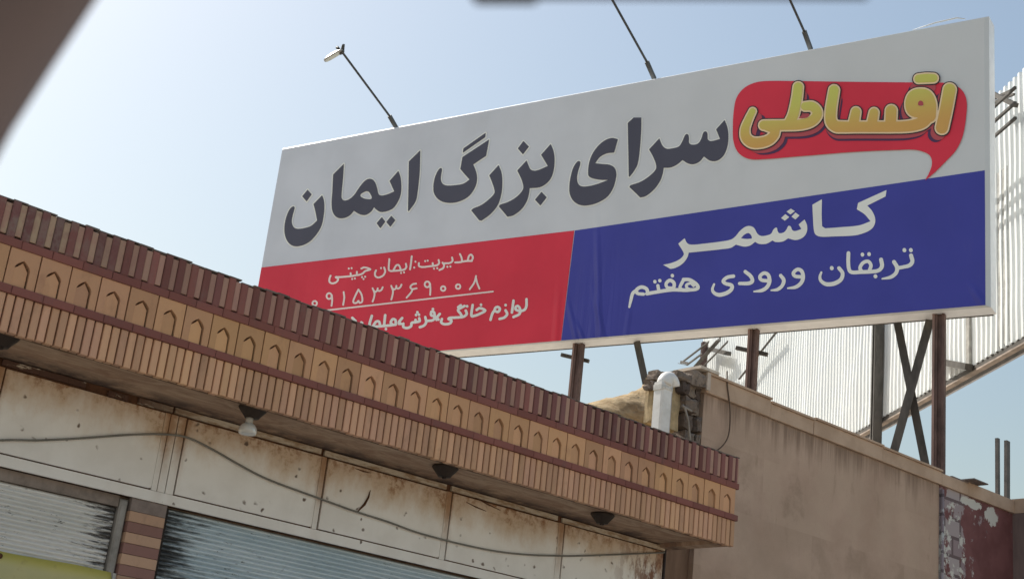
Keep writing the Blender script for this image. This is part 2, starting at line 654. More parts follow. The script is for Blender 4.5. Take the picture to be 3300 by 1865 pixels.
g.build('end_pier', plain('end_plaster', (0.3, 0.21, 0.16), .9, .3, 5), shop)


# --- roller shutters
def shutter(s0, s1, o, m, zt, p=.033, dp=1.0, name='roller_shutter'):
    g = MB()
    prof = []
    z = zt
    while z > .14:
        prof += [(yy*dp, z-p*ff) for yy, ff in ((.014, 0), (.002, .10), (-.008, .28), (-.012, .52), (-.008, .76), (.002, .93))]
        z -= p
    nx = 2
    vs = []
    for y, zz in prof:
        vs += [(X(s0), Y(o)+y, zz), (X(s1), Y(o)+y, zz)]
    fs = [(2*i+1, 2*i, 2*i+2, 2*i+3) for i in range(len(prof)-1)]
    g.add(vs, fs, True)
    return g.build(name, m, shop)


def m_shutter(name, c1, c2, xl, xr, grimeL, grimeR):
    t = NT(name, 0.45, 0.4, 0.25)
    x, y, z = t.xyz()
    base = t.mix(t.ramp(t.noise(1.6, 5, .6, t.map(scale=(.7, 1, 2.5))), .35, .66), c1, c2)
    base = t.mix(t.ramp(t.noise(26, 4, .75, t.map(scale=(.25, 1, 3))), .52, .72, 0, .45), base, k(c1, .45))
    ns = t.noise(9, 7, .75, t.map(scale=(.35, 1, 4.5)))
    nb = t.noise(3.0, 4, .6)
    off = t.math('MULTIPLY', t.math('SUBTRACT', ns, .5), 1.25)
    nf = t.noise(30, 6, .8, t.map(scale=(.3, 1, 3)))
    off = t.math('ADD', off, t.math('MULTIPLY', t.math('SUBTRACT', nf, .5), .7))
    off = t.math('ADD', off, t.math('MULTIPLY', t.math('SUBTRACT', nb, .5), .5))
    c = base
    black = (0.018, 0.014, 0.013)
    if grimeL:
        e = t.math('ADD', t.math('SUBTRACT', x, xl), off)
        c = t.mix(t.ramp(e, grimeL*1.25, -.02, 0, .93), c, black)
    if grimeR:
        e = t.math('ADD', t.math('SUBTRACT', xr, x), off)
        c = t.mix(t.ramp(e, grimeR*1.5, -.04, 0, .93), c, black)
    # chipped paint scratches
    v = t.noise(17, 6, .8, t.map(scale=(.6, 1, 2.2)))
    mk = t.math('MULTIPLY', t.ramp(v, .60, .66), t.ramp(nb, .42, .56))
    c = t.mix(mk, c, (0.03, 0.03, 0.032))
    t.color(c)
    return t.bump(t.noise(30, 4), .15, .004).m


shutter(3.0, 4.36, 9.03, m_shutter('shutter_white', (0.66, 0.655, 0.63), (0.76, 0.745, 0.725), X(2), X(4.37), 0, .12), 3.03, .030, .45)
shutter(4.74, 9.70, 9.03, m_shutter('shutter_blue', (0.50, 0.60, 0.66), (0.64, 0.72, 0.77), X(4.72), X(9.7), .30, .0), 3.105)
shutter(-.95, 2.94, 9.03, m_shutter('shutter_grey', (0.40, 0.40, 0.39), (0.46, 0.46, 0.45), X(-.95), X(2.94), .1, .1), 3.03)
g = MB()
g.box(X(3.0), X(4.36), Y(9.0), Y(9.058), 3.033, 3.108)
g.box(X(-.95), X(2.94), Y(9.0), Y(9.058), 3.033, 3.108)
g.build('shutter_box', plain('box_steel', (0.26, 0.21, 0.18), .7, .35), shop)
m_guide = plain('guide_steel', (0.30, 0.28, 0.26), .55, .3, 8, metal=.2)
for s in (4.365, 2.945):
    g = MB()
    g.box(X(s), X(s)+.062, Y(8.985), Y(9.05), .13, 3.09, .012)
    g.build('guide_rail', m_guide, shop)
g = MB()
g.box(X(4.712), X(4.742), Y(9.0), Y(9.05), .13, 3.10)
g.build('guide_rail', plain('black_guide', (0.03, 0.024, 0.022), .8, .3), shop)

# --- brown return and down pipe beyond the last panel
g = MB()
g.box(X(9.862), X(10.02), Y(9.03), Y(9.2), 0, 3.795)
g.box(X(10.022), X(10.265), Y(9.06), Y(9.3), 0, 4.2)
g.build('side_return', plain('brown_plaster', (0.20, 0.125, 0.085), .9, .35, 4, .3, stretch=(1, 1, .25)), shop)
g = MB()
g.tube([W(9.83-S0, 0, 0)*0 + Vector((X(9.832), Y(8.985), .13)), Vector((X(9.832), Y(8.985), 3.795))], .021, 8)
g.build('down_pipe', plain('dark_pipe', (0.05, 0.034, 0.027), .7, .3), shop)

# ------------------------------------------------------------------ lamps under the canopy
m_lamp = plain('lamp_bronze', (0.035, 0.024, 0.018), .6, .3)
t = NT('frosted_glass', 0.25, 0.5)
t.color((0.75, 0.72, 0.66))
t.p.inputs['Transmission Weight'].default_value = .35
m_bulb = t.m
m_sock = plain('lamp_socket', (0.4, 0.37, 0.33), .6, .2)


def canopy_lamp(s, o, label, bulb):
    r = empty('canopy_lamp', W(s, o, 3.798), YF, label, 'lamp', 'lamps under the shop canopy')
    MB().lathe([(0, 0), (.098, 0), (.104, -.012), (.092, -.030), (.066, -.060), (.052, -.078), (.05, -.083), (0, -.083)], (0, 0, 0)).build('lamp_dish', m_lamp, r)
    if bulb:
        MB().lathe([(0, -.084), (.026, -.084), (.026, -.118), (0, -.118)], (-.015, 0, 0), 16).build('lamp_socket', m_sock, r)
        MB().lathe([(.024, -.119), (.045, -.132), (.060, -.155), (.064, -.18), (.058, -.198), (.05, -.2), (.03, -.19), (0, -.187)], (-.015, 0, 0), 24).build('light_bulb', m_bulb, r)
    else:
        MB().lathe([(0, -.084), (.02, -.084), (.017, -.096), (0, -.097)], (0, 0, 0), 14).build('lamp_socket', m_lamp, r)
    return r


canopy_lamp(3.10, 8.40, 'dark dish lamp cut off by the left edge of the photo, under the brown soffit', False)
canopy_lamp(4.90, 8.37, 'dark dish lamp with a white glass bulb hanging below the soffit', True)
canopy_lamp(6.71, 8.46, 'empty dark dish lamp on the soffit above the panel with the torn gash', False)
canopy_lamp(8.50, 8.50, 'smallest dark dish lamp on the soffit, nearest the right end of the canopy', False)

# ------------------------------------------------------------------ grey cable slung along the panels
pts = []
for x, y in ((-260, 1440), (0, 1418), (120, 1418), (250, 1412), (420, 1400), (540, 1399), (610, 1411), (690, 1450), (760, 1490), (830, 1528), (900, 1558), (1030, 1605), (1140, 1645), (1250, 1680), (1340, 1713), (1430, 1738), (1500, 1755), (1600, 1775), (1700, 1786), (1780, 1789), (1850, 1790), (1950, 1787), (2050, 1783), (2142, 1779)):
    pts.append(on_front(x, y, 8.925))
c0 = pts[8].copy(); c0.z = 3.3


def smooth(pts, m=4):
    out = []
    P = [pts[0]]+list(pts)+[pts[-1]]
    for i in range(1, len(P)-2):
        for q in range(m):
            u = q/m
            a, b, c, d = P[i-1], P[i], P[i+1], P[i+2]
            out.append(0.5*((2*b)+(c-a)*u+(2*a-5*b+4*c-d)*u*u+(3*b-a-3*c+d)*u**3))
    out.append(pts[-1])
    return out


g = MB().tube(smooth([p-c0 for p in pts]), .0075, 8)
cb = g.build('electric_cable', plain('cable_grey', (0.20, 0.19, 0.165), .7, .2))
cb.location = c0
tag(cb, 'slack grey cable drooping across the white metal panels under the canopy', 'cable')

# ------------------------------------------------------------------ yellow banner on the left shutter
bn = empty('yellow_banner', W(3.9, 8.99, 2.2), YF, 'stained yellow banner tied over the lower part of the left roller shutter', 'banner')
t = NT('yellow_vinyl', 0.5, 0.4)
n = t.noise(3, 5)
c = t.mix(t.ramp(n, .35, .65), (0.50, 0.475, 0.24), (0.56, 0.51, 0.25))
x, y, z = t.xyz()
c = t.mix(t.ramp(z, .30, .38, 0, .8), c, (0.56, 0.49, 0.09))
c = t.mix(t.ramp(t.noise(6, 6, .7), .55, .72, 0, .55), c, (0.30, 0.22, 0.09))
t.color(c)
t.bump(t.noise(4, 3), .4, .03)
g = MB()
vs, fs = [], []
nx, nz = 40, 16
for jz in range(nz+1):
    for ix in range(nx+1):
        xx = -1.1+1.61*ix/nx
        zz = -.75+1.145*jz/nz
        vs.append((xx, .008*math.sin(xx*9+zz*4)+.004*math.sin(xx*23), zz+.004*math.sin(xx*7)))
for jz in range(nz):
    for ix in range(nx):
        q = jz*(nx+1)+ix
        fs.append((q, q+1, q+nx+2, q+nx+1))
g.add(vs, fs, True)
ob = g.build('banner_sheet', t.m, bn)
md = ob.modifiers.new('thick', 'SOLIDIFY'); md.thickness = .002
g = MB()
g.box(.512, .535, -.012, .012, -.75, .392)
g.build('hem', plain('white_hem', (0.55, 0.54, 0.5), .6, .2), bn)
for cx, cz in ((.30, .27), (.20, .205), (-.28, .36)):
    g = MB()
    g.lathe([(0, 0), (.011, 0), (.018, .004), (.011, .008), (0, .008)], (0, 0, 0), 12)
    nv = 12*5
    for q in range(len(g.v)-nv, len(g.v)):
        vx, vy, vz = g.v[q]
        g.v[q] = (cx+vx, -.014-vz, cz+vy)
    g.build('eyelet', m_rust, bn)
m_pr = plain('red_print', (0.45, 0.07, 0.06), .5, .15)
g = MB()
g.add([(-.46, -.0145, .19), (-.24, -.0145, .16), (-.25, -.0145, .20), (-.40, -.0145, .225)], [(0, 1, 2, 3)])
g.build('print', m_pr, bn)
g = MB()
g.add([(-.02, -.0145, .17), (.04, -.0145, .165), (.03, -.0145, .20), (.0, -.0145, .21)], [(0, 1, 2, 3)])
g.build('print', m_pr, bn)

# ================================================================== stucco building next door
SB = empty('stucco_building', W(12.4, 9.0, 0), YF, 'plain brown cement rendered building with a slab coping right of the shop', 'building')


def xs(s): return s-12.4
def yo(o): return o-9.0


t = NT('cement_render', 0.93, 0.12)
n1 = t.noise(.9, 6, .6)
c = t.mix(t.ramp(n1, .32, .68), (0.43, 0.305, 0.235), (0.55, 0.405, 0.32))
b = t.t.nodes.new('ShaderNodeTexBrick')       # faint lifts of the render
t.lk(t.map(rot=(math.pi/2, 0, 0), loc=(.3, 0, .2)), b.inputs['Vector'])
b.inputs['Scale'].default_value = 1.0
b.inputs['Brick Width'].default_value = 1.7
b.inputs['Row Height'].default_value = .62
b.inputs['Mortar Size'].default_value = .0
b.inputs['Color1'].default_value = (0.31, 0.225, 0.165, 1)
b.inputs['Color2'].default_value = (0.52, 0.395, 0.305, 1)
c = t.mix(t.ramp(t.noise(1.7, 5, .65), .38, .62, 0.05, .5), c, b.outputs[0])
zz_ = t.xyz()[2]
wet = t.math('MULTIPLY', t.ramp(t.math('ADD', zz_, t.math('MULTIPLY', t.noise(4, 5, .7, t.map(scale=(2.2, 1, .12))), 1.3)), 5.75, 6.2), t.ramp(zz_, 4.6, 5.3))
c = t.mix(wet, c, (0.255, 0.18, 0.135))
c = t.mix(t.ramp(t.noise(1.1, 7, .7, t.map(loc=(4, 0, 2))), .55, .66, 0, .45), c, (0.27, 0.195, 0.145))
c = t.mix(t.ramp(t.noise(5, 7, .72, t.map(scale=(1.3, 1, .35))), .56, .74, 0, .55), c, (0.31, 0.225, 0.165))
c = t.mix(t.ramp(t.noise(8, 6, .75), .64, .76, 0, .6), c, (0.56, 0.46, 0.37))
c = t.mix(t.ramp(t.noise(70, 3, .8), .55, .8, 0, .4), c, (0.2, 0.14, 0.1))
t.color(c)
t.bump(t.noise(22, 6, .75), .45, .012)
m_render = t.m
g = MB()
g.box(xs(10.268), xs(14.50), yo(9.0), yo(9.25), 0, 5.40)
g.build('wall', m_render, SB)
g = MB()
g.box(xs(11.0), xs(11.2), yo(9.252), yo(19), 0, 4.2)
g.box(xs(14.3), xs(14.5), yo(9.252), yo(19), 0, 4.2)
g.box(xs(11.0), xs(14.5), yo(19), yo(19.25), 0, 4.2)
g.build('body_wall', m_render, SB)
g = MB()
g.box(xs(9.9), xs(17), yo(9.3), yo(19.2), 4.203, 4.32)
g.build('roof', plain('flat_roof', (0.34, 0.29, 0.23), .95, .3), SB)
t = NT('coping_stone', 0.85, 0.2)
c = t.mix(t.ramp(t.noise(2.2, 6), .35, .65), (0.44, 0.315, 0.23), (0.54, 0.40, 0.30))
c = t.mix(t.ramp(t.noise(40, 4, .8), .58, .8, 0, .5), c, (0.22, 0.16, 0.12))
x, y, z = t.xyz()
t.color(c)
t.bump(t.noise(30, 5, .7), .35, .008)
m_coping = t.m
for a, b_, dz, py in ((10.262, 11.28, .03, .035), (11.284, 12.02, .0, .028), (12.024, 13.3, .012, .034), (13.304, 14.512, .0, .03)):
    g = MB()
    g.box(xs(a), xs(b_), yo(9.0)-py, yo(9.32), 5.405, 5.555+dz, .006)
    g.box(xs(a)+.004, xs(b_)-.002, yo(9.0)-py-.02, yo(9.34), 5.557+dz, 5.578+dz)
    g.build('coping', m_coping, SB)
g = MB()
g.box(xs(10.12), xs(10.40), yo(8.93), yo(9.3), 5.61, 5.638)
g.build('cap_stone', plain('pale_cap', (0.62, 0.55, 0.47), .8, .2), SB)
g = MB()
g.bar((xs(10.262), yo(8.95), 5.42), (xs(10.262), yo(8.95), 5.6), .05, .02)
g.build('pale_edge', plain('pale_edge', (0.55, 0.47, 0.4), .8, .2), SB)

# ================================================================== flaking maroon wall
FW = empty('painted_wall', W(15.3, 9.0, 0), YF, 'wall with flaking maroon paint over whitewash at the right edge of the photo', 'wall')
t = NT('flaking_paint', 0.75, 0.3)
x, y, z = t.xyz()
n = t.noise(2.1, 8, .68, t.map(loc=(3, 0, 1), scale=(1.2, 1, .8)))
bt = t.t.nodes.new('ShaderNodeTexBrick')
t.lk(t.map(rot=(math.pi/2, 0, 0)), bt.inputs['Vector'])
bt.inputs['Scale'].default_value = 1.0
bt.inputs['Brick Width'].default_value = .34
bt.inputs['Row Height'].default_value = .22
bt.inputs['Mortar Size'].default_value = .02
bt.inputs['Color1'].default_value = (0.28, 0.215, 0.23, 1)
bt.inputs['Color2'].default_value = (0.42, 0.37, 0.37, 1)
bt.inputs['Mortar'].default_value = (0.15, 0.11, 0.115, 1)
maroon = t.mix(t.ramp(t.noise(3, 5), .35, .65), (0.15, 0.06, 0.06), (0.20, 0.085, 0.085))
# more paint lost on the left half and low down
loss = t.math('ADD', n, t.ramp(x, .25, -.55, -.06, .12))
def patch(cx, cz_, rx, rz):
    e = t.math('ADD', t.math('POWER', t.math('ABSOLUTE', t.math('DIVIDE', t.math('SUBTRACT', x, cx), rx)), 2.0), t.math('POWER', t.math('ABSOLUTE', t.math('DIVIDE', t.math('SUBTRACT', z, cz_), rz)), 2.0))
    return t.ramp(t.math('ADD', e, t.math('MULTIPLY', t.math('SUBTRACT', t.noise(8, 9, .78, t.map(scale=(1, 1, .8))), .5), 5.0)), 1.0, .93)


flake = t.ramp(loss, .545, .565)
top1 = patch(-.10, 5.33, .26, .055)
top2 = patch(.36, 5.26, .15, .11)
tops = t.math('MAXIMUM', top1, top2)
flake = t.math('MAXIMUM', flake, tops)
fl2 = t.math('MULTIPLY', t.ramp(t.noise(3.6, 7, .7, t.map(loc=(9, 1, 4))),   .40, .44), t.ramp(tops, .6, .4))
under = t.mix(fl2, (0.58, 0.57, 0.53), bt.outputs[0])
c = t.mix(flake, maroon, under)
t.color(c)
t.bump(flake, -.5, .012)
m_flake = t.m
g = MB()
g.box(-.79, .86, 0, .22, 0, 5.40)
g.build('wall', m_flake, FW)
g = MB()
g.box(.862, 1.06, -.75, .22, 0, 5.40)
g.build('return_wall', plain('brown_return', (0.23, 0.165, 0.15), .85, .3, 4, .3, stretch=(1, 1, .2)), FW)
g = MB()
g.box(-.786, -.2, -.03, .3, 5.404, 5.545, .005)
g.build('coping', m_coping, FW)
g = MB()
g.box(-.196, .86, -.03, .3, 5.404, 5.565, .005)
g.box(.862, 1.09, -.78, .3, 5.404, 5.585, .005)
g.build('coping', m_coping, FW)
g = MB()
g.box(-.30, .02, -.16, .1, 5.568, 5.582)
g.box(-.55, -.1, -.02, .3, 5.55, 5.566)
g.build('loose_slab', plain('slate_slab', (0.2, 0.165, 0.15), .7, .3), FW)
g = MB()
g.tube([(-.775, -.03, 0), (-.775, -.03, 5.35)], .02, 8)
g.build('corner_pipe', m_flake, FW)

for x, z1, wd, lab in ((15.917, 6.312, .05, 'thinner left one of two dark steel bars standing on the wall at the right edge'),
                       (16.14, 6.335, .078, 'thicker right one of two dark steel bars standing on the wall at the right edge')):
    o = MB().box(-wd/2, wd/2, -.02, .02, 0, z1-5.58).build('steel_bar', plain('dull_steel', (0.13, 0.12, 0.115), .5, .3, metal=.4))
    o.location = W(x, 9.06, 5.58)
    o.rotation_euler = (0, math.radians(1.2 if wd > .06 else .4), YF)
    tag(o, lab, 'steel bar', 'steel bars on the wall')

# ================================================================== ruined stone corner between the buildings
def rough(mb, x0, x1, y0, y1, z0, z1, j=.02, rnd=None):
    r = rnd or random
    n = (3, 2, 3)
    vs = {}
    out = []
    fs = []

    def vid(i, jn, kk):
        key = (i, jn, kk)
        if key not in vs:
            e = sum(1 for q, m in ((i, n[0]), (jn, n[1]), (kk, n[2])) if q in (0, m))
            sh = .10 if e >= 2 else 0
            fx, fy, fz = i/n[0], jn/n[1], kk/n[2]
            fx = .5+(fx-.5)*(1-sh); fy = .5+(fy-.5)*(1-sh); fz = .5+(fz-.5)*(1-sh)
            vs[key] = len(out)
            out.append((x0+(x1-x0)*fx+r.uniform(-j, j), y0+(y1-y0)*fy+r.uniform(-j, j), z0+(z1-z0)*fz+r.uniform(-j, j)))
        return vs[key]
    for i in range(n[0]):
        for kk in range(n[2]):
            fs.append((vid(i, 0, kk), vid(i+1, 0, kk), vid(i+1, 0, kk+1), vid(i, 0, kk+1)))
            fs.append((vid(i, n[1], kk), vid(i, n[1], kk+1), vid(i+1, n[1], kk+1), vid(i+1, n[1], kk)))
    for jn in range(n[1]):
        for kk in range(n[2]):
            fs.append((vid(0, jn, kk), vid(0, jn, kk+1), vid(0, jn+1, kk+1), vid(0, jn+1, kk)))
            fs.append((vid(n[0], jn, kk), vid(n[0], jn+1, kk), vid(n[0], jn+1, kk+1), vid(n[0], jn, kk+1)))
    for i in range(n[0]):
        for jn in range(n[1]):
            fs.append((vid(i, jn, 0), vid(i, jn+1, 0), vid(i+1, jn+1, 0), vid(i+1, jn, 0)))
            fs.append((vid(i, jn, n[2]), vid(i+1, jn, n[2]), vid(i+1, jn+1, n[2]), vid(i, jn+1, n[2])))
    mb.add(out, fs)


RU = empty('ruined_wall', W(9.90, 9.0, 4.325), YF, 'broken corner of old grey stone and brick beside the stucco building', 'wall')
t = NT('ruin_stone', 0.95, 0.1)
c = t.mix(t.island(), (0.12, 0.095, 0.085), (0.33, 0.27, 0.225))
c = t.mix(t.ramp(t.noise(9, 7, .72), .45, .7, 0, .7), c, (0.06, 0.05, 0.047))
c = t.mix(t.ramp(t.noise(5, 6, .7), .62, .72, 0, .7), c, (0.33, 0.27, 0.2))
t.color(c)
t.bump(t.noise(18, 6, .75), .8, .03)
m_ruin = t.m
rr = random.Random(3)
g = MB()
zz = 0.0
rows = [(.12, .17), (.10, .16), (.13, .18), (.13, .15), (.13, .17), (.09, .16), (.02, .13)]
for row, (xl, h) in enumerate(rows):
    x = xl
    while x < .33:
        bw = rr.uniform(.13, .26)
        xe = min(x+bw, .362)
        if xe-x > .04:
            rough(g, x+.005, xe-.005, rr.uniform(-.03, .035), .26, zz+.005, zz+h-.008, .013, rr)
        x += bw
    zz += h
rough(g, -.09, .14, -.04, .16, 1.105, 1.19, .010, rr)
rough(g, .13, .345, -.06, .22, 1.10, 1.255, .012, rr)
rough(g, -.335, -.20, .0, .13, 1.03, 1.13, .012, rr)
rough(g, -.385, -.27, .02, .12, .92, 1.02, .012, rr)
g.build('stonework', m_ruin, RU)
g = MB()
rough(g, -.33, .115, .06, .16, .60, 1.08, .016, rr)
rough(g, -.33, .10, .05, .16, .0, .58, .016, rr)
g.build('mud_patch', plain('yellow_mud', (0.52, 0.40, 0.24), .95, .35, 5, .6), RU)
g = MB()
g.tube([(.0, -.06, .85), (.01, -.09, .80), (.05, -.10, .70), (.10, -.1, .5), (.13, -.1, .1)], .011, 7)
g.tube([(-.03, -.08, .83), (.10, -.09, .81)], .012, 7)
g.build('broken_pipe', plain('grey_tube', (0.3, 0.27, 0.24), .6, .3), RU)

# straw mud mound behind
MD = empty('mud_roof_mound', W(10.0, 9.42, 4.325), YF, 'rounded straw and mud roof mound behind the brick parapet, left of the white pipe', 'mound')
nx, ny = 60, 24
vs, fs = [], []
rm = random.Random(5)
prof = [(-3.2, .3), (-1.2, .62), (-.75, .78), (-.50, .87), (-.2, 1.01), (.01, 1.09), (.23, 1.20), (.34, 1.27), (.46, 1.36), (.6, 1.44), (1.3, 1.5)]


def hgt(x):
    for (a, ha), (b_, hb) in zip(prof, prof[1:]):
        if a <= x <= b_:
            u = (x-a)/(b_-a)
            return ha+(hb-ha)*u
    return 0


for j in range(ny+1):
    for i in range(nx+1):
        x = -3.2+4.5*i/nx
        a = math.pi*j/ny
        h = hgt(x)
        y = .48-.46*math.cos(a)
        z = h*min(1, math.sin(a)**.55) if j not in (0, ny) else -.5
        vs.append((x+rm.uniform(-.02, .02), y+rm.uniform(-.03, .03), z+rm.uniform(-.012, .012)))
for j in range(ny):
    for i in range(nx):
        q = j*(nx+1)+i
        fs.append((q, q+1, q+nx+2, q+nx+1))
g = MB().add(vs, fs, True)
t = NT('straw_mud', 0.97, 0.1)
ns = t.noise(7, 8, .75, t.map(scale=(1, 1, 2)))
c = t.mix(t.ramp(ns, .35, .65), (0.38, 0.27, 0.155), (0.58, 0.45, 0.28))
c = t.mix(t.ramp(t.noise(20, 5, .8), .6, .75, 0, .7), c, (0.15, 0.09, 0.05))
t.color(c)
t.bump(ns, .9, .06)
g.build('mound_shell', t.m, MD)

# white square-section gooseneck pipe
PI = empty('vent_pipe', W(9.62, 8.92, 4.325), YF, 'white gooseneck vent pipe rising behind the brick parapet', 'pipe')
t = NT('white_pvc', 0.4, 0.4)
t.color(t.mix(t.ramp(t.noise(5, 5), .4, .7), (0.80, 0.80, 0.79), (0.66, 0.65, 0.62)))
m_pvc = t.m
g = MB()
g.box(-.10, .05, -.055, .055, .0, .98, .02)
g.build('pipe_body', m_pvc, PI)
pts = []
for q in range(0, 11):
    a = math.pi*q/10*.92
    pts.append((-.025+.07-.07*math.cos(a), 0, .96+.085*math.sin(a)))
g = MB().tube(pts, [.072, .074, .074, .073, .072, .07, .068, .066, .064, .062, .06], 16)
g.build('elbow', m_pvc, PI)
m_col = plain('grubby_pvc', (0.66, 0.65, 0.62), .5, .3, 12)
for za, zb in ((.90, .955), (.42, .45)):
    MB().box(-.106, .056, -.061, .061, za, zb, .02).build('pipe_collar', m_col, PI)
g = MB()
g.tube([(.078, .0, .0), (.078, 0, .95)], .015, 8)
g.build('side_tube', plain('pale_tube', (0.5, 0.42, 0.36), .6, .3), PI)

# hanging cable on the stucco wall
pts = [on_front(x, y, 8.955) for x, y in ((2343, 1195), (2344, 1240), (2350, 1290), (2353, 1340), (2350, 1390), (2340, 1420), (2322, 1442), (2300, 1456), (2280, 1470))]
c0 = pts[0].copy()
g = MB().tube(smooth([p-c0 for p in pts]), .007, 8)
o = g.build('hanging_cable', plain('brown_cable', (0.13, 0.09, 0.065), .7, .2))
o.location = c0
tag(o, 'thin brown cable looping down the bare stucco wall beside the vent pipe', 'cable')
pts = [on_front(x, y, 8.94) for x, y in ((2335, 1140), (2336, 1165), (2340, 1195))]

# ================================================================== big billboard
NS = Vector((-math.sin(YS), math.cos(YS), 0))
FP = on_plane(3190, 986, on_front(3003, 1516, 9.3), YS)      # lower right corner of the face
XA = Vector((math.cos(YS+math.pi), math.sin(YS+math.pi), 0)) # left to right along the face
YA = Vector((-XA.y, XA.x, 0))                                # away from the viewer
pl = (on_plane(903, 480, FP, YS)+on_plane(834, 923, FP, YS))/2
BASE = (FP+pl)/2
BASE.z = 5.2
BB = empty('billboard', BASE, YS+math.pi, 'large white, red and blue shop billboard with Persian lettering on steel posts', 'billboard')
U0 = (pl-BASE).dot(XA)
U1 = (FP-BASE).dot(XA)
Z0, Z1 = 7.722-BASE.z, 11.82-BASE.z


def face(px, py):
    p = on_plane(px, py, FP, YS)-BASE
    return (p.dot(XA), p.z)


def vinyl(name, col, rough=.45, var=.06, warm=False):
    """printed flex stretched over a frame: slack ripples in the normal, thin dust"""
    t = NT(name, rough, .2)
    n = t.noise(.8, 4, .5)
    if isinstance(col, tuple):
        c = t.mix(t.ramp(n, .3, .7), k(col, 1-var), k(col, 1+var))
        if warm: c = t.mix(t.ramp(t.xyz()[0], -4.5, 6.0, 0, .55), c, (0.64, 0.67, 0.655))
    else:
        c = col(t)
    c = t.mix(t.ramp(t.noise(2.4, 6, .7, t.map(scale=(1, 1, .3))), .55, .8, 0, .05), c, (0.3, 0.27, 0.24))
    t.color(c)
    w1 = t.noise(.55, 3, .5, t.map(scale=(1.6, 1, .6)))
    x, y, z = t.xyz()
    # vertical pull folds near the seam between red and blue, fading upwards
    fx = (face(1925, 1000)[0]); 
    dd = t.math('ABSOLUTE', t.math('SUBTRACT', x, fx))
    env = t.math('MULTIPLY', t.ramp(dd, .55, .0), t.ramp(z, 4.2, 2.5))
    fold = t.noise(2.0, 2, .5, t.map(scale=(6.0, 1, .25)))
    h = t.math('ADD', t.math('MULTIPLY', w1, .35), t.math('MULTIPLY', t.math('MULTIPLY', fold, env), .35))
    # single pulled creases, each along a line on the face
    for (ax_, ay_), (bx_, by_), wd, am in (((1931, 1072), (1922, 640), .035, .30), ((1945, 1085), (1905, 900), .03, .22), ((1855, 1085), (1822, 930), .03, .25), ((1880, 1095), (1845, 1010), .03, .2), ((2018, 1075), (2035, 960), .03, .12), ((1790, 1095), (1805, 870), .04, .14), ((3168, 980), (3120, 900), .04, .2)):
        xa_, za_ = face(ax_, ay_); xb_, zb2_ = face(bx_, by_)
        sl = (xb_-xa_)/(zb2_-za_)
        dist = t.math('ABSOLUTE', t.math('SUBTRACT', t.math('SUBTRACT', x, xa_), t.math('MULTIPLY', t.math('SUBTRACT', z, za_), sl)))
        rd = t.math('MULTIPLY', t.ramp(dist, wd*2.2, 0), t.math('MULTIPLY', t.ramp(z, zb2_, za_+(zb2_-za_)*.25), am))
        h = t.math('ADD', h, rd)
    t.bump(h, .55, .22)
    t.p.inputs['Sheen Weight'].default_value = 0.0
    return t.m


m_flex = vinyl('white_flex', (0.62, 0.67, 0.76), warm=True)
g = MB()
# bevelled box frame, front face at y=0
bv = .05
ring0 = [(U0+bv, Z0+bv*.3), (U1-bv, Z0+bv*.3), (U1-bv, Z1-bv), (U0+bv, Z1-bv)]
r0 = [(U0+.02, 0, Z0+.01), (U1-.05, 0, Z0+.01), (U1-.05, 0, Z1-.03), (U0+.02, 0, Z1-.03)]
r1 = [(U0, .02, Z0), (U1, .05, Z0), (U1, .05, Z1), (U0, .02, Z1)]
r2 = [(U0, .32, Z0), (U1, .32, Z0), (U1, .32, Z1), (U0, .32, Z1)]
fs = [(0, 1, 2, 3), (11, 10, 9, 8)]
und = len(fs)+4
for b0 in (0, 4):
    for i in range(4):
        j = (i+1) % 4
        fs.append((b0+i, b0+4+i, b0+4+j, b0+j))
g.add(r0+r1+r2, fs)
fb = g.build('flex_box', m_flex, BB)
fb.data.materials.append(plain('pale_flex_return', (0.90, 0.94, 0.98), .5, .06))
for pi in (2+4, 2+5, 2+6): fb.data.polygons[pi].material_index = 1
# loose lip of flex on the top right
g = MB()
a = face(2940, 96)[0]; b_ = face(3110, 60)[0]
g.tube([(a, .02, Z1-.01), (a+.3, .015, Z1+.035), (a+.6, .01, Z1+.045), (b_, .02, Z1+.01)], [.005, .011, .011, .005], 8)
g.build('flex_lip', m_flex, BB)


# ---- printing: signed distance fields traced in photo pixels, contoured and laid on the face
def spline_closed(P):
    """P: (x,y) smooth or (x,y,1) corner; returns dense closed polygon"""
    n = len(P)
    out = []
    for i in range(n):
        p1, p2 = P[i], P[(i+1) % n]
        p0 = P[i-1] if len(p1) == 2 else None
        p3 = P[(i+2) % n] if len(p2) == 2 else None
        a = np.array(p1[:2], float); b = np.array(p2[:2], float)
        z = np.array(p0[:2], float) if p0 else a-(b-a)*.0001
        d = np.array(p3[:2], float) if p3 else b+(b-a)*.0001
        L_ = np.linalg.norm(b-a)
        # tangents scaled to the segment to avoid overshoot
        def tang(u, v):
            w_ = v-u
            l = np.linalg.norm(w_)
            return w_/l*L_ if l > 1e-6 else b-a
        t1 = tang(z, b) if p0 else (b-a)
        t2 = tang(a, d) if p3 else (b-a)
        m = 8
        for q in range(m):
            u = q/m
            h00 = 2*u**3-3*u*u+1; h10 = u**3-2*u*u+u; h01 = -2*u**3+3*u*u; h11 = u**3-u*u
            out.append(h00*a+h10*t1+h01*b+h11*t2)
    return np.array(out)


def spline_open(P, m=6):
    P = [np.array(p, float) for p in P]
    if len(P) == 2:
        return P
    Q = [2*P[0]-P[1]]+P+[2*P[-1]-P[-2]]
    out = []
    for i in range(1, len(Q)-2):
        a, b, c, d = Q[i-1:i+3]
        for q in range(m):
            u = q/m
            out.append(0.5*(2*b+(c-a)*u+(2*a-5*b+4*c-d)*u*u+(3*b-a-3*c+d)*u**3))
    out.append(P[-1])
    return out


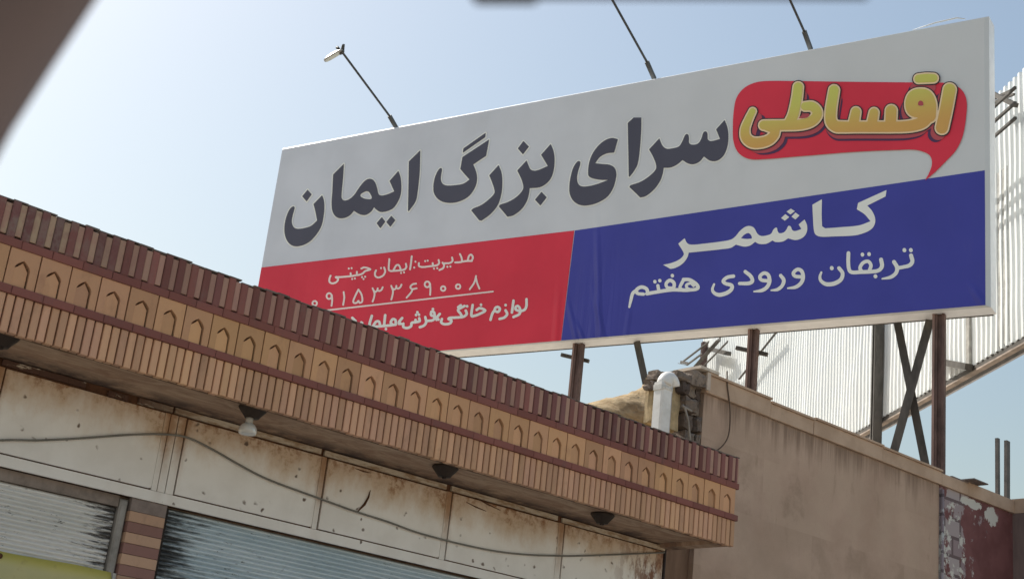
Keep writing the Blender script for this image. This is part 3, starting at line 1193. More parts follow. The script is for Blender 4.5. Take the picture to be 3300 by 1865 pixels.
class Field:
    def __init__(s, x0, y0, x1, y1, step):
        s.x0, s.y0, s.h = x0, y0, step
        s.xs = np.arange(x0, x1+step, step); s.ys = np.arange(y0, y1+step, step)
        s.d = np.full((len(s.ys), len(s.xs)), 1e3)

    def win(s, pts, pad):
        pts = np.asarray(pts)
        i0 = max(0, int((pts[:, 0].min()-pad-s.x0)/s.h)); i1 = min(len(s.xs), int((pts[:, 0].max()+pad-s.x0)/s.h)+2)
        j0 = max(0, int((pts[:, 1].min()-pad-s.y0)/s.h)); j1 = min(len(s.ys), int((pts[:, 1].max()+pad-s.y0)/s.h)+2)
        gx, gy = np.meshgrid(s.xs[i0:i1], s.ys[j0:j1])
        return slice(j0, j1), slice(i0, i1), gx, gy

    @staticmethod
    def seg(gx, gy, a, b):
        dx, dy = b[0]-a[0], b[1]-a[1]
        l2 = dx*dx+dy*dy+1e-9
        u = np.clip(((gx-a[0])*dx+(gy-a[1])*dy)/l2, 0, 1)
        return np.hypot(gx-a[0]-u*dx, gy-a[1]-u*dy), u

    def stroke(s, pts, r):
        """pts of (x, y) or (x, y, radius)"""
        P = spline_open([(p[0], p[1], p[2] if len(p) > 2 else r) for p in pts])
        for a, b in zip(P, P[1:]):
            if s.h <= 0: break
            js, is_, gx, gy = s.win([a[:2], b[:2]], max(a[2], b[2])+20)
            if gx.size == 0: continue
            dd, u = s.seg(gx, gy, a, b)
            s.d[js, is_] = np.minimum(s.d[js, is_], dd-(a[2]+(b[2]-a[2])*u))

    def poly(s, P, holes=()):
        loops = [spline_closed(P)]+[spline_closed(h) for h in holes]
        js, is_, gx, gy = s.win(loops[0], 20)
        dist = np.full(gx.shape, 1e3); ins = np.zeros(gx.shape, bool)
        for lp in loops:
            for a, b in zip(lp, np.roll(lp, -1, 0)):
                dd, _ = s.seg(gx, gy, a, b)
                dist = np.minimum(dist, dd)
                cond = (a[1] > gy) != (b[1] > gy)
                if cond.any():
                    xi = a[0]+(gy-a[1])/(b[1]-a[1]+1e-12)*(b[0]-a[0])
                    ins ^= cond & (gx < xi)
        sd = np.where(ins, -dist, dist)
        s.d[js, is_] = np.minimum(s.d[js, is_], sd)

    def mesh(s, name, m, parent, layer, off=0.0, shift=(0, 0), clip=None):
        """contour d < off as flat faces on layer n (4 mm apart) of the billboard face"""
        d = s.d-off
        H, Wd = d.shape
        ins = d < 0
        verts = {}
        vs, fs = [], []

        def V(x, y):
            key = (round(x, 3), round(y, 3))
            if key not in verts:
                verts[key] = len(vs)
                u, z = face(s.x0+x*s.h+shift[0], s.y0+y*s.h+shift[1])
                vs.append((u, -.004*layer, z))
            return verts[key]
        c = ins[:-1, :-1].astype(int)+ins[:-1, 1:]+ins[1:, 1:]+ins[1:, :-1]
        for j in range(H-1):
            row = c[j]
            nz = np.nonzero(row)[0]
            i = 0
            nzl = list(nz)
            q = 0
            while q < len(nzl):
                i = nzl[q]
                if row[i] == 4:
                    e = q
                    while e+1 < len(nzl) and nzl[e+1] == nzl[e]+1 and row[nzl[e+1]] == 4: e += 1
                    i2 = nzl[e]+1
                    fs.append((V(i, j), V(i, j+1), V(i2, j+1), V(i2, j)))
                    q = e+1
                    continue
                cor = [(i, j), (i+1, j), (i+1, j+1), (i, j+1)]
                val = [d[y, x] for x, y in cor]
                poly = []
                for kk in range(4):
                    a, b = val[kk], val[(kk+1) % 4]
                    (xa, ya), (xb, yb) = cor[kk], cor[(kk+1) % 4]
                    if a < 0: poly.append(V(xa, ya))
                    if (a < 0) != (b < 0):
                        u = a/(a-b)
                        poly.append(V(xa+(xb-xa)*u, ya+(yb-ya)*u))
                pp = []
                for v_ in poly:
                    if v_ not in pp: pp.append(v_)
                if len(pp) >= 3: fs.append(tuple(reversed(pp)))
                q += 1
        g = MB(); g.add(vs, fs)
        return g.build(name, m, parent)


def quad_print(name, m, pts, layer, parent=None):
    vs = []
    for p in pts:
        u, z = face(*p)
        vs.append((min(max(u, U0+.021), U1-.052), -.004*layer, max(z, Z0+.012)))
    g = MB().add(vs, [tuple(range(len(vs)))])
    return g.build(name, m, parent or BB)


RED = (0.70, 0.045, 0.08)
BLUE = (0.06, 0.068, 0.37)
m_red = vinyl('red_flex_print', RED)
m_blue = vinyl('blue_flex_print', BLUE)
m_ink = vinyl('charcoal_print', (0.085, 0.088, 0.125))
m_white = vinyl('pale_print', (0.80, 0.84, 0.83))
m_pink = vinyl('pinkish_white_print', (0.86, 0.77, 0.76))
quad_print('red_print', m_red, [(760, 873), (1851, 743), (1806, 1120), (760, 1220)], 1)
quad_print('blue_print', m_blue, [(1853, 743), (3176, 549), (3183, 1010), (1807, 1120)], 1)


def sc(P, ox, oy, s):
    return [((p[0]/s+ox), (p[1]/s+oy))+((1,) if len(p) == 3 else ()) for p in P]


def sc3(P, ox, oy, s):
    return [((p[0]/s+ox), (p[1]/s+oy))+((p[2]/s,) if len(p) == 3 else ()) for p in P]

# ---- headline, three charcoal words
F = Field(900, 380, 2370, 810, 1.5)
o, s_ = (900, 460), 4.16
q = lambda P: sc(P, 900, 460, 4.16)
F.poly(q([(578, 705, 1), (600, 770), (608, 870), (598, 985), (570, 1110), (510, 1220), (420, 1320), (320, 1375), (210, 1390), (135, 1350), (90, 1275), (72, 1180), (80, 1070), (110, 960), (150, 885), (190, 855), (208, 868), (190, 950), (172, 1030), (175, 1090), (205, 1140), (255, 1155), (340, 1145), (430, 1115), (510, 1045, 1), (500, 985), (482, 900), (462, 825, 1)]))
F.poly(q([(383, 632, 1), (438, 695, 1), (370, 790, 1), (310, 720, 1)]))
F.poly(q([(870, 285, 1), (855, 500), (838, 690), (840, 745), (870, 775), (930, 765), (1000, 710), (1060, 625), (1120, 545), (1180, 495), (1240, 490), (1285, 530), (1315, 610), (1335, 690), (1370, 710), (1450, 695), (1545, 655, 1), (1482, 515, 1), (1600, 380, 1), (1630, 470), (1640, 590), (1630, 700), (1590, 800), (1530, 880), (1450, 920), (1360, 930), (1300, 895), (1275, 865, 1), (1235, 925), (1170, 968), (1110, 970), (1050, 945), (1005, 915, 1), (950, 975), (880, 1010), (800, 1012), (745, 975), (712, 900), (705, 800), (715, 650), (725, 430, 1)]),
       [q([(1090, 708), (1140, 665), (1190, 655), (1225, 690), (1240, 750), (1190, 758), (1130, 745)])])
F.poly(q([(1378, 998, 1), (1425, 1060, 1), (1358, 1150, 1), (1308, 1080, 1)]))
F.poly(q([(1505, 980, 1), (1560, 1040, 1), (1492, 1130, 1), (1438, 1065, 1)]))
F.poly(q([(1893, 105, 1), (1885, 400), (1855, 680), (1830, 790), (1740, 920, 1), (1728, 915, 1), (1735, 600), (1740, 255, 1)]))
q = lambda P: sc(P, 1360, 400, 4.16)
F.poly(q([(857, 120, 1), (850, 180, 1), (550, 390, 1), (558, 330, 1)]))
F.poly(q([(903, 210, 1), (862, 430, 1), (690, 545, 1), (720, 615), (740, 700), (735, 790), (700, 880), (630, 970), (530, 1030), (420, 1058), (300, 1050), (215, 1005), (165, 930), (155, 850), (165, 760), (190, 680), (225, 615), (255, 592), (270, 605), (260, 680), (255, 745), (278, 800), (330, 825), (440, 822), (560, 800), (640, 745, 1), (580, 680), (517, 605, 1), (545, 445, 1)]))
F.poly(q([(1030, 552, 1), (1068, 650), (1080, 780), (1068, 930), (1020, 1085), (920, 1210), (800, 1298, 1), (770, 1292, 1), (662, 1158, 1), (690, 1132, 1), (800, 1085), (900, 1010), (970, 935), (975, 890), (945, 790), (905, 690, 1)]))
F.poly(q([(1728, 270, 1), (1765, 360), (1780, 470), (1770, 610), (1735, 720), (1670, 800), (1580, 850), (1445, 862, 1), (1440, 920), (1410, 1030), (1340, 1140), (1230, 1225), (1150, 1245, 1), (1032, 1105, 1), (1050, 1082, 1), (1170, 1040), (1280, 970), (1350, 890), (1362, 840), (1335, 740), (1280, 625, 1), (1405, 490, 1), (1430, 555), (1465, 615), (1540, 625), (1690, 565, 1), (1600, 415, 1)]))
F.poly(q([(1362, 230, 1), (1437, 305, 1), (1355, 410, 1), (1288, 330, 1)]))
F.poly(q([(1605, 910, 1), (1675, 985, 1), (1590, 1095, 1), (1517, 1015, 1)]))
q = lambda P: sc(P, 1800, 330, 3.934)
F.poly(q([(755, 470, 1), (708, 640, 1), (620, 650), (530, 695), (468, 775, 1), (560, 785), (650, 795), (710, 830), (735, 900), (725, 990), (690, 1100), (620, 1200), (520, 1265), (400, 1305), (280, 1305), (190, 1250), (145, 1160), (140, 1060), (155, 950), (190, 830), (240, 755), (272, 750), (278, 785), (250, 880), (238, 960), (250, 1030), (290, 1065), (380, 1065), (500, 1035), (635, 985, 1), (540, 985), (430, 965), (385, 935), (378, 880), (390, 770), (430, 660), (500, 560), (590, 485), (680, 455)]))
F.poly(q([(1050, 110, 1), (1052, 300), (1035, 580), (1005, 785), (955, 880), (905, 945, 1), (893, 945, 1), (887, 600), (880, 265, 1)]))
F.poly(q([(2108, 228, 1), (2140, 310), (2155, 400), (2148, 540), (2100, 670), (2020, 740), (1930, 745), (1845, 690, 1), (1790, 755), (1710, 788), (1640, 775), (1575, 735, 1), (1500, 795), (1420, 830), (1335, 833, 1), (1325, 900), (1290, 1000), (1210, 1110), (1110, 1190), (1040, 1210, 1), (900, 1075, 1), (915, 1052, 1), (1040, 1010), (1150, 940), (1230, 860), (1240, 800), (1200, 690), (1150, 600, 1), (1280, 460, 1), (1320, 550), (1370, 590), (1450, 585), (1530, 560), (1575, 490), (1610, 415), (1640, 408), (1655, 450), (1660, 520), (1700, 540), (1770, 525), (1810, 470), (1840, 385), (1870, 372), (1890, 400), (1895, 470), (1930, 495), (2050, 468, 1), (2000, 345, 1)]))
F.mesh('headline_outline', m_white, BB, 1, 4.0)
F.mesh('headline_lettering', m_ink, BB, 2, 0.0)

# ---- red speech bubble with fat yellow lettering
q = lambda P: sc(P, 2300, 180, 2.862)
F = Field(2350, 220, 3130, 590, 1.5)
F.poly(q([(180, 640), (187, 520), (210, 400), (265, 318), (345, 266), (450, 240), (700, 237), (1200, 244), (1780, 250), (2100, 252), (2210, 268), (2295, 325), (2335, 420), (2330, 570), (2300, 740), (2240, 870), (2150, 970), (2040, 1080), (1950, 1155, 1), (1990, 1080), (2015, 1000), (2000, 930), (1940, 890), (1850, 870), (1700, 872), (1300, 890), (800, 930), (400, 960), (300, 945), (225, 890), (185, 790)]))
F.mesh('speech_bubble', m_red, BB, 3, 0.0)
F = Field(2360, 200, 3110, 560, 1.25)
a = lambda P: sc3(P, 2340, 220, 4.55)
b = lambda P: sc3(P, 2700, 210, 3.8318)
ST = [
    a([(400, 645, 66), (340, 770, 72), (290, 910, 82), (305, 1030, 92), (390, 1100, 96), (510, 1105, 95), (630, 1070, 92), (710, 1000, 88), (735, 930, 85)]),
    a([(565, 850, 88), (700, 850, 90), (900, 850, 92), (1100, 840, 94), (1250, 800, 92), (1335, 720, 92), (1340, 640, 90), (1270, 575, 88), (1170, 575, 82)]),
    a([(560, 850, 80), (640, 895, 68), (740, 930, 70)]),
    a([(1068, 292, 88), (1045, 480, 92), (1000, 690, 95), (940, 820, 95)]),
    b([(-38, 324, 92/1.187), (-75, 560, 96/1.187), (-75, 700, 100/1.187), (-20, 765, 86), (60, 775, 84), (240, 775, 82), (460, 775, 82), (700, 775, 82), (890, 765, 85), (1040, 725, 90), (1115, 650, 95)]),
    b([(232, 590, 72), (205, 730, 80)]),
    b([(455, 600, 72), (430, 740, 80)]),
    b([(668, 575, 84), (660, 740, 85)]),
    b([(1140, 640, 97), (1142, 500, 98), (1100, 410, 102), (1035, 388, 102), (960, 410, 105), (925, 485, 100), (940, 560, 98), (1000, 590, 92), (1080, 590, 90)]),
    b([(1005, 183, 68), (1100, 176, 72), (1190, 175, 68)]),
    b([(1388, 318, 92), (1345, 550, 92), (1293, 785, 92)]),
]
for st in ST: F.stroke(st, 20)


def shrink(f):
    G = Field(2360, 200, 3110, 560, 1.5)
    cx, cy = 2755, 440
    for st in ST:
        G.stroke([(cx+(p[0]-cx)*f, cy+(p[1]-cy)*f*.96+6+(1-f)*150, p[2]*1.02) for p in st], 20)
    return G


m_shadow_ink = vinyl('violet_print', (0.09, 0.045, 0.11))
m_rose = vinyl('rose_print', (0.46, 0.09, 0.11))
shrink(.925).mesh('lettering_drop_shadow', m_shadow_ink, BB, 4, 1.0)
shrink(.955).mesh('lettering_side', m_rose, BB, 5, 0.0)
m_black_ink = vinyl('black_print', (0.05, 0.035, 0.05))
F.mesh('lettering_contour', m_black_ink, BB, 6, 3.6)
m_cream = vinyl('cream_print', (0.88, 0.70, 0.46))
F.mesh('lettering_rim', m_cream, BB, 7, 0.0)


def grad(t):
    x, y, z = t.xyz()
    h = t.math('SUBTRACT', z, t.math('MULTIPLY', x, .0))
    return t.mix(t.ramp(h, face(2700, 420)[1]-.15, face(2900, 260)[1]), (0.66, 0.39, 0.12), (0.60, 0.62, 0.15))


m_gold = vinyl('golden_print', grad)
F.mesh('yellow_lettering', m_gold, BB, 8, -5.0)
G = Field(2560, 280, 3000, 420, 1.0)
G.poly(sc([(1075, 748, 1), (1120, 708), (1180, 682), (1222, 686), (1232, 710), (1200, 738), (1140, 750)], 2340, 220, 4.55))
G.poly(sc([(1000, 500), (1010, 465), (1040, 455), (1065, 480), (1062, 515, 1), (1010, 515, 1)], 2700, 210, 3.8318))
G.mesh('letter_counter', m_rose, BB, 9, 0.0)

# ---- blue field, big pale word
F = Field(2110, 590, 2880, 890, 1.25)
q = lambda P: sc(P, 2120, 600, 3.3895)
F.poly(q([(2500, 45, 1), (2490, 115, 1), (2290, 215, 1), (2340, 270), (2375, 350), (2370, 420), (2330, 475), (2250, 515), (2150, 540), (1900, 552), (1780, 553), (1725, 530), (1705, 470), (1697, 350), (1690, 205, 1), (1795, 145, 1), (1792, 300), (1796, 440, 1), (1830, 462, 1), (2000, 450), (2200, 430), (2325, 385, 1), (2260, 310), (2175, 255, 1), (2190, 185, 1)]))
F.poly(q([(1605, 365, 1), (1632, 430), (1630, 500), (1590, 560), (1510, 590), (1425, 572, 1), (1370, 605), (1290, 612), (1255, 595, 1), (1190, 630), (1110, 632), (1065, 610, 1), (1010, 650), (950, 662), (890, 650), (855, 640, 1), (800, 675), (700, 690), (500, 712), (340, 728, 1), (325, 780), (270, 850), (190, 895), (140, 905, 1), (60, 860, 1), (150, 840), (240, 800), (285, 750), (280, 720), (225, 630, 1), (295, 570, 1), (325, 625), (370, 640), (500, 630), (700, 605), (800, 585), (850, 550), (900, 490), (960, 445), (1010, 437), (1055, 460), (1090, 520), (1130, 545), (1190, 540), (1240, 520), (1265, 475), (1300, 455), (1310, 490), (1330, 515), (1380, 505), (1410, 470), (1430, 435), (1455, 445), (1470, 480), (1500, 492), (1570, 470, 1), (1540, 420, 1)]),
       [q([(910, 570, 1), (950, 530), (995, 515), (1025, 545), (1030, 574, 1), (970, 578)])])
for P in ([(1455, 248, 1), (1500, 275, 1), (1450, 312, 1), (1408, 280, 1)], [(1395, 308, 1), (1438, 340, 1), (1390, 380, 1), (1348, 350, 1)], [(1505, 290, 1), (1550, 322, 1), (1505, 367, 1), (1462, 335, 1)]):
    F.poly(q(P))
F.mesh('town_lettering', m_white, BB, 2, 0.0)

# ---- blue field, address line
F = Field(2010, 780, 2970, 1010, 1.1)
q = lambda P: sc3(P, 2000, 780, 2.6286)
for P in ([(2462, 115, 17), (2473, 165, 17), (2450, 198, 17), (2400, 212, 15), (2345, 222, 15)], [(2318, 170, 17), (2343, 215, 17), (2335, 262, 16), (2290, 298, 15), (2218, 312, 7)],
          [(2405, 68, 16), (2406, 72, 16)], [(2460, 68, 16), (2461, 72, 16)],
          [(2208, 150, 17), (2216, 205, 17), (2185, 242, 16), (2120, 252, 16), (2040, 255, 16), (1965, 258, 16), (1938, 235, 16), (1930, 170, 16), (1932, 95, 16)],
          [(2110, 240, 15), (2122, 198, 15), (2098, 165, 15), (2055, 178, 15), (2030, 218, 15), (2040, 245, 15)],
          [(2050, 106, 15), (2051, 110, 15)], [(2106, 102, 15), (2107, 106, 15)], [(2160, 290, 16), (2161, 293, 16)],
          [(1852, 222, 16), (1882, 265, 16), (1868, 318, 17), (1812, 352, 18), (1745, 358, 17), (1700, 330, 14), (1690, 295, 12), (1702, 258, 9)], [(1790, 220, 16), (1791, 224, 16)],
          [(1535, 296, 15), (1480, 290, 15), (1466, 262, 15), (1500, 233, 15), (1536, 248, 16), (1548, 300, 16), (1530, 348, 16), (1485, 382, 15), (1418, 392, 7)],
          [(1358, 285, 15), (1384, 322, 16), (1372, 368, 15), (1332, 402, 14), (1278, 410, 7)],
          [(1252, 330, 15), (1196, 322, 15), (1183, 292, 15), (1216, 264, 15), (1252, 280, 16), (1264, 332, 16), (1244, 380, 16), (1200, 410, 15), (1132, 420, 7)],
          [(1058, 252, 15), (1104, 290, 16), (1118, 330, 16), (1088, 350, 16), (1010, 352, 14)],
          [(958, 290, 15), (905, 300, 15), (872, 330, 15), (890, 352, 15), (942, 368, 16), (940, 402, 16), (900, 432, 17), (840, 448, 17), (795, 432, 14), (780, 400, 12), (794, 358, 9)],
          [(535, 318, 15), (590, 322, 15), (645, 360, 16), (655, 392, 15), (610, 405, 14), (570, 395, 13), (560, 365, 12), (595, 350, 12), (620, 372, 11)], [(610, 405, 14), (540, 408, 15), (505, 390, 13), (520, 350, 14), (538, 318, 14)],
          [(540, 408, 15), (450, 405, 15), (380, 412, 15), (300, 425, 15), (225, 438, 15)],
          [(450, 402, 14), (455, 350, 15), (420, 325, 15), (388, 352, 14), (398, 385, 13), (445, 390, 12)],
          [(318, 370, 14), (328, 420, 14)], [(292, 335, 14), (293, 338, 14)], [(334, 326, 14), (335, 329, 14)], [(440, 284, 14), (441, 288, 14)],
          [(232, 438, 15), (222, 398, 15), (178, 382, 15), (138, 405, 15), (145, 435, 14), (195, 442, 14)], [(140, 405, 14), (105, 435, 14), (90, 490, 13), (76, 550, 9)]):
    F.stroke(q(P), 6)
F.mesh('address_lettering', m_white, BB, 2, 0.0)

# ---- red field, three small lines
F = Field(1030, 800, 1550, 930, .8)
q = lambda P: sc3(P, 1030, 800, 4.954)
R = 15
for P in ([(2432, 205), (2452, 150), (2425, 105), (2390, 125), (2372, 185)], [(2435, 205), (2360, 205), (2290, 215), (2240, 225), (2170, 228)], [(2245, 95), (2270, 150), (2280, 212)],
          [(2120, 150), (2126, 205), (2080, 238), (2000, 242)], [(1968, 232), (1992, 272), (1975, 320), (1918, 350)], [(2044, 296), (2046, 300)], [(2092, 291), (2094, 295)],
          [(1905, 190), (1912, 240), (1872, 275), (1760, 290), (1650, 302), (1592, 285), (1590, 238)], [(1810, 240), (1815, 280)], [(1830, 325), (1832, 328)], [(1882, 318), (1884, 322)], [(1690, 205), (1691, 208)], [(1730, 198), (1731, 201)],
          [(1535, 214), (1536, 218)], [(1515, 308), (1516, 312)], [(1476, 130), (1465, 230), (1448, 338)],
          [(1382, 250), (1388, 305), (1345, 345), (1200, 362), (1130, 362), (1108, 325), (1118, 175)], [(1185, 350), (1225, 280), (1265, 270), (1290, 310), (1300, 350)], [(1305, 393), (1306, 396)], [(1352, 384), (1353, 387)],
          [(1035, 310), (1052, 370), (1020, 435), (950, 468), (898, 448), (888, 400), (905, 355)], [(985, 316), (986, 320)],
          [(672, 325), (725, 308), (815, 338), (735, 365), (690, 405), (640, 425), (590, 432), (520, 445), (420, 455), (330, 462), (262, 462), (300, 492), (275, 540), (212, 562), (165, 540), (162, 490), (180, 440)], [(600, 378), (600, 430)], [(500, 400), (505, 448)],
          [(682, 460), (683, 463)], [(732, 454), (733, 457)], [(706, 490), (707, 493)], [(470, 324), (471, 327)], [(516, 318), (517, 321)], [(525, 490), (526, 493)], [(568, 482), (569, 485)]):
    F.stroke(q([(x, y, R) for x, y in P]), 3)
F.mesh('manager_lettering', m_pink, BB, 2, 0.0)

F = Field(990, 880, 1610, 1010, .8)
q = lambda P: sc3(P, 990, 880, 4.155)
R = 12


def ring(cx, cy, r, ry=None, n=10):
    return [(cx+r*math.cos(2*math.pi*i/n), cy+(ry or r)*math.sin(2*math.pi*i/n)) for i in range(n+1)]


for P in (ring(105, 405, 30), ring(298, 308, 34, 38), [(335, 300), (338, 370), (330, 438)], [(492, 255), (500, 330), (486, 425)],
          [(690, 222), (655, 290), (622, 370), (632, 400), (668, 398), (690, 372), (705, 398), (738, 385), (742, 340), (728, 280), (690, 222)],
          [(880, 205), (905, 270), (898, 330), (880, 382)], [(895, 235), (920, 252), (942, 232), (948, 205)], [(945, 232), (972, 240), (1000, 222), (1015, 190)],
          [(1130, 172), (1152, 240), (1145, 300), (1130, 355)], [(1145, 205), (1170, 220), (1192, 202), (1198, 172)], [(1195, 200), (1222, 208), (1250, 190), (1266, 155)],
          [(1462, 142), (1415, 152), (1385, 188), (1412, 215), (1470, 205)], [(1415, 215), (1395, 260), (1335, 330)],
          ring(1612, 152, 34, 38), [(1650, 145), (1654, 220), (1650, 292)], ring(1825, 208, 30), ring(2025, 182, 30),
          [(2265, 40), (2240, 130), (2180, 218)], [(2262, 60), (2282, 140), (2310, 208)]):
    F.stroke(q([(x, y, R) for x, y in P]), 3)
F.mesh('number_lettering', m_pink, BB, 2, 0.0)
F = Field(1020, 920, 1610, 1010, .8)
F.stroke(q([(150, 512, 11), (2492, 248, 10)]), 3)
F.mesh('rule_line', m_pink, BB, 2, 0.0)

F = Field(1110, 940, 1720, 1070, .8)
q = lambda P: sc3(P, 1120, 940, 4.293)
R = 18
for P in ([(2480, 105), (2478, 200), (2450, 252), (2392, 265), (2335, 250), (2330, 215), (2362, 200), (2392, 245), (2380, 310), (2300, 350)], [(2300, 125), (2278, 288)],
          [(2190, 258), (2212, 310), (2172, 358), (2108, 376)], [(2190, 184), (2191, 188)],
          [(2035, 270), (2050, 225), (2085, 212), (2112, 240), (2085, 280), (2035, 268), (2005, 310), (1982, 388)],
          [(1790, 252), (1838, 228), (1908, 262), (1830, 308), (1765, 332), (1718, 328), (1735, 185)], [(1850, 180), (1851, 184)],
          [(1640, 262), (1652, 310), (1602, 348), (1500, 358), (1425, 362), (1402, 378), (1442, 400), (1420, 438), (1350, 450), (1300, 425), (1310, 378)], [(1658, 200), (1659, 204)],
          [(1622, 198), (1535, 250), (1565, 300), (1590, 345)], [(1570, 190), (1535, 215)],
          [(1280, 308), (1242, 355), (1236, 388)], [(1240, 360), (1262, 385)],
          [(1212, 348), (1202, 288), (1165, 278), (1162, 325), (1208, 345), (1188, 392), (1105, 405)], [(1080, 352), (1092, 420), (1062, 468), (1005, 490)], [(1185, 240), (1186, 244)],
          [(996, 368), (1000, 408), (942, 422), (892, 432), (882, 478), (830, 502), (778, 488), (776, 442)], [(945, 390), (948, 420)], [(952, 320), (953, 323)], [(992, 316), (993, 319)], [(970, 284), (971, 287)],
          [(760, 365), (718, 415), (716, 445)], [(720, 420), (742, 445)],
          [(672, 450), (668, 395), (630, 380), (602, 425), (625, 452)], [(670, 455), (600, 465), (540, 470), (400, 482), (310, 470), (340, 335)], [(525, 325), (510, 468)], [(360, 470), (400, 415), (440, 415), (455, 465)],
          [(535, 514), (536, 518)], [(70, 362), (115, 405)], [(195, 425), (205, 432)]):
    F.stroke(q([(x, y, R) for x, y in P]), 3)
F.mesh('goods_lettering', m_white, BB, 2, 0.0)

# ---- steel of the billboard
t = NT('rusty_steel', 0.75, 0.3, 0.2)
c = t.mix(t.ramp(t.noise(4, 6, .7, t.map(scale=(1, 1, .4))), .35, .65), (0.09, 0.06, 0.054), (0.19, 0.125, 0.11))
t.color(t.mix(t.ramp(t.noise(30, 4, .8), .6, .8, 0, .5), c, (0.2, 0.12, 0.09)))
m_steel = t.m
t = NT('grey_steel', 0.7, 0.35, 0.3)
c = t.mix(t.ramp(t.noise(4, 6, .7, t.map(scale=(1, 1, .4))), .35, .65), (0.07, 0.066, 0.06), (0.13, 0.12, 0.11))
t.color(t.mix(t.ramp(t.noise(16, 5, .8), .6, .8, 0, .5), c, (0.15, 0.085, 0.06)))
m_gsteel = t.m


m_lit_side = plain('lit_side_steel', (0.30, 0.20, 0.175), .75, .35, 5, stretch=(1, 1, .3))  # lighter tone standing in for sunlight on the posts' left faces


def bbpt(px, py, depth):
    p = on_plane(px, py, FP+YA*depth, YS)-BASE
    return Vector((p.dot(XA), depth, p.z))


def hcol(mb, x, y, z0, z1, wx, wy):
    """double channel column: two flanges and a web, open to the side"""
    mb.box(x-wx/2, x-wx/2+.03, y-wy/2, y+wy/2, z0, z1)
    mb.box(x+wx/2-.03, x+wx/2, y-wy/2, y+wy/2, z0, z1)
    mb.box(x-wx/2+.03, x+wx/2-.03, y-wy/2+.025, y+wy/2-.025, z0, z1)


for (px, py), wd, zb, mm in (((1862, 1190), .12, -.87, m_steel), ((2428, 1170), .10, -.87, m_steel), ((3030, 1250), .115, -.87, m_steel)):
    p = bbpt(px, py, .17)
    g = MB()
    hcol(g, p.x, .17, zb, Z0-.003, wd, .09)
    pst = g.build('post', mm, BB)
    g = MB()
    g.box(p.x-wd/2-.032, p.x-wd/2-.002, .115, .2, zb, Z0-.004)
    g.build('lit_side_strip', m_lit_side, pst)  # added strip, the post's sunlit left side put into its colour
# hidden rear framing and the far post
g = MB()
hcol(g, U0+.7, .17, -.87, Z0-.003, .14, .13)
g.build('post', m_steel, BB)
for (a, b_, dp, wd, mm) in (((2042, 1103), (2076, 1262), .24, .10, m_gsteel), ((2880, 1040), (2970, 1500), .46, .10, m_gsteel), ((2984, 1028), (2866, 1456), .30, .11, m_gsteel)):
    A = bbpt(*a, dp); B = bbpt(*b_, dp)
    g = MB()
    g.angle(A, B, wd, .014, (0, 1, 0))
    g.build('brace', mm, BB)
for px, py, l in ((1850, 1150, .22), (2420, 1128, .22)):
    p = bbpt(px, py, .24)
    g = MB()
    g.bar((p.x-l, .24, p.z+.05), (p.x+l, .30, p.z-.06), .05, .05)
    g.build('cross_arm', m_gsteel, BB)
g = MB()
for z in (Z0+.03, Z0+1.35, Z0+2.7, Z1-.05):
    g.bar((U0+.05, .36, z), (U1-.05, .36, z), .05, .05)
g.build('back_rail', m_gsteel, BB)

# ================================================================== corrugated billboard behind
PS = on_plane(3300, 1090, CAMP, 0) if False else None
d_ = ray(3300, 1090)
PS = CAMP + d_*((7.70-CAMP.z)/d_.z)
XW = Vector((math.cos(YW), math.sin(YW), 0))
YWn = Vector((-math.sin(YW), math.cos(YW), 0))               # towards the left, the sunlit side
CB = empty('corrugated_billboard', (PS.x, PS.y, 5.2), YW, 'back of a second billboard clad in sunlit white corrugated metal', 'billboard')
cz = 5.2


def shpt(px, py, off=0.0):
    p = on_plane(px, py, PS+YWn*off, YW)-Vector((PS.x, PS.y, cz))
    return Vector((p.dot(XW), off, p.z))


t = NT('galvanised_sheet', 0.5, 0.4, 0.0)
x, y, z = t.xyz()
c = t.mix(t.ramp(t.noise(.7, 5, .6, t.map(scale=(1, 1, .15))), .3, .7), (0.76, 0.79, 0.79), (0.84, 0.865, 0.865))
c = t.mix(t.ramp(t.noise(3, 6, .7, t.map(scale=(1, 1, .15))), .55, .8, 0, .4), c, (0.62, 0.61, 0.57))
t.color(c)
m_sheet = t.m
g = MB()
pitch = .14
x = -1.1
XE = shpt(2273, 1150).x
prof = []
prg = random.Random(2)
while x < XE:
    am = .040
    sheet_no = int((x+1.2)/.92)
    for fx, yy in ((0, 0), (.22, 0), (.36, am), (.72, am), (.86, 0)):
        prof.append((x+fx*pitch, yy+.003*((sheet_no*7) % 5)))
    x += pitch
zb_ = 7.70-cz
vs, fs = [], []
nz = 9
for xx, yy in prof:
    zt_ = 11.54-cz+(0 if xx < 6.5 else .8)
    for q in range(nz+1):
        zz = zb_+(zt_-zb_)*q/nz
        wob = .006*math.sin(xx*3.1+q*1.7)+.010*math.exp(-((xx-5.3-.35*math.sin(q*.9))/.12)**2)
        vs.append((xx, yy+wob, zz))
for i in range(len(prof)-1):
    for q in range(nz):
        a = i*(nz+1)+q
        fs.append((a, a+nz+1, a+nz+2, a+1))
g.add(vs, fs)
ob = g.build('corrugated_sheet', m_sheet, CB)
md = ob.modifiers.new('gauge', 'SOLIDIFY'); md.thickness = .0015; md.offset = -1
g = MB()
g.box(-1.1, XE, -.05, .035, zb_-.075, zb_-.008)
g.build('bottom_rail', plain('dark_angle', (0.115, 0.105, 0.095), .65, .4, 3, metal=.2), CB)
g = MB()
g.box(-1.1, XE, -.045, .045, zb_-.10, zb_-.078)
g.build('lower_lip', plain('pale_angle', (0.40, 0.33, 0.28), .65, .4, 2.5), CB)
g = MB()
g.box(-1.1, XE, -.16, -.10, zb_+.6, zb_+.66)
g.box(-1.1, XE, -.16, -.10, zb_+3.1, zb_+3.16)
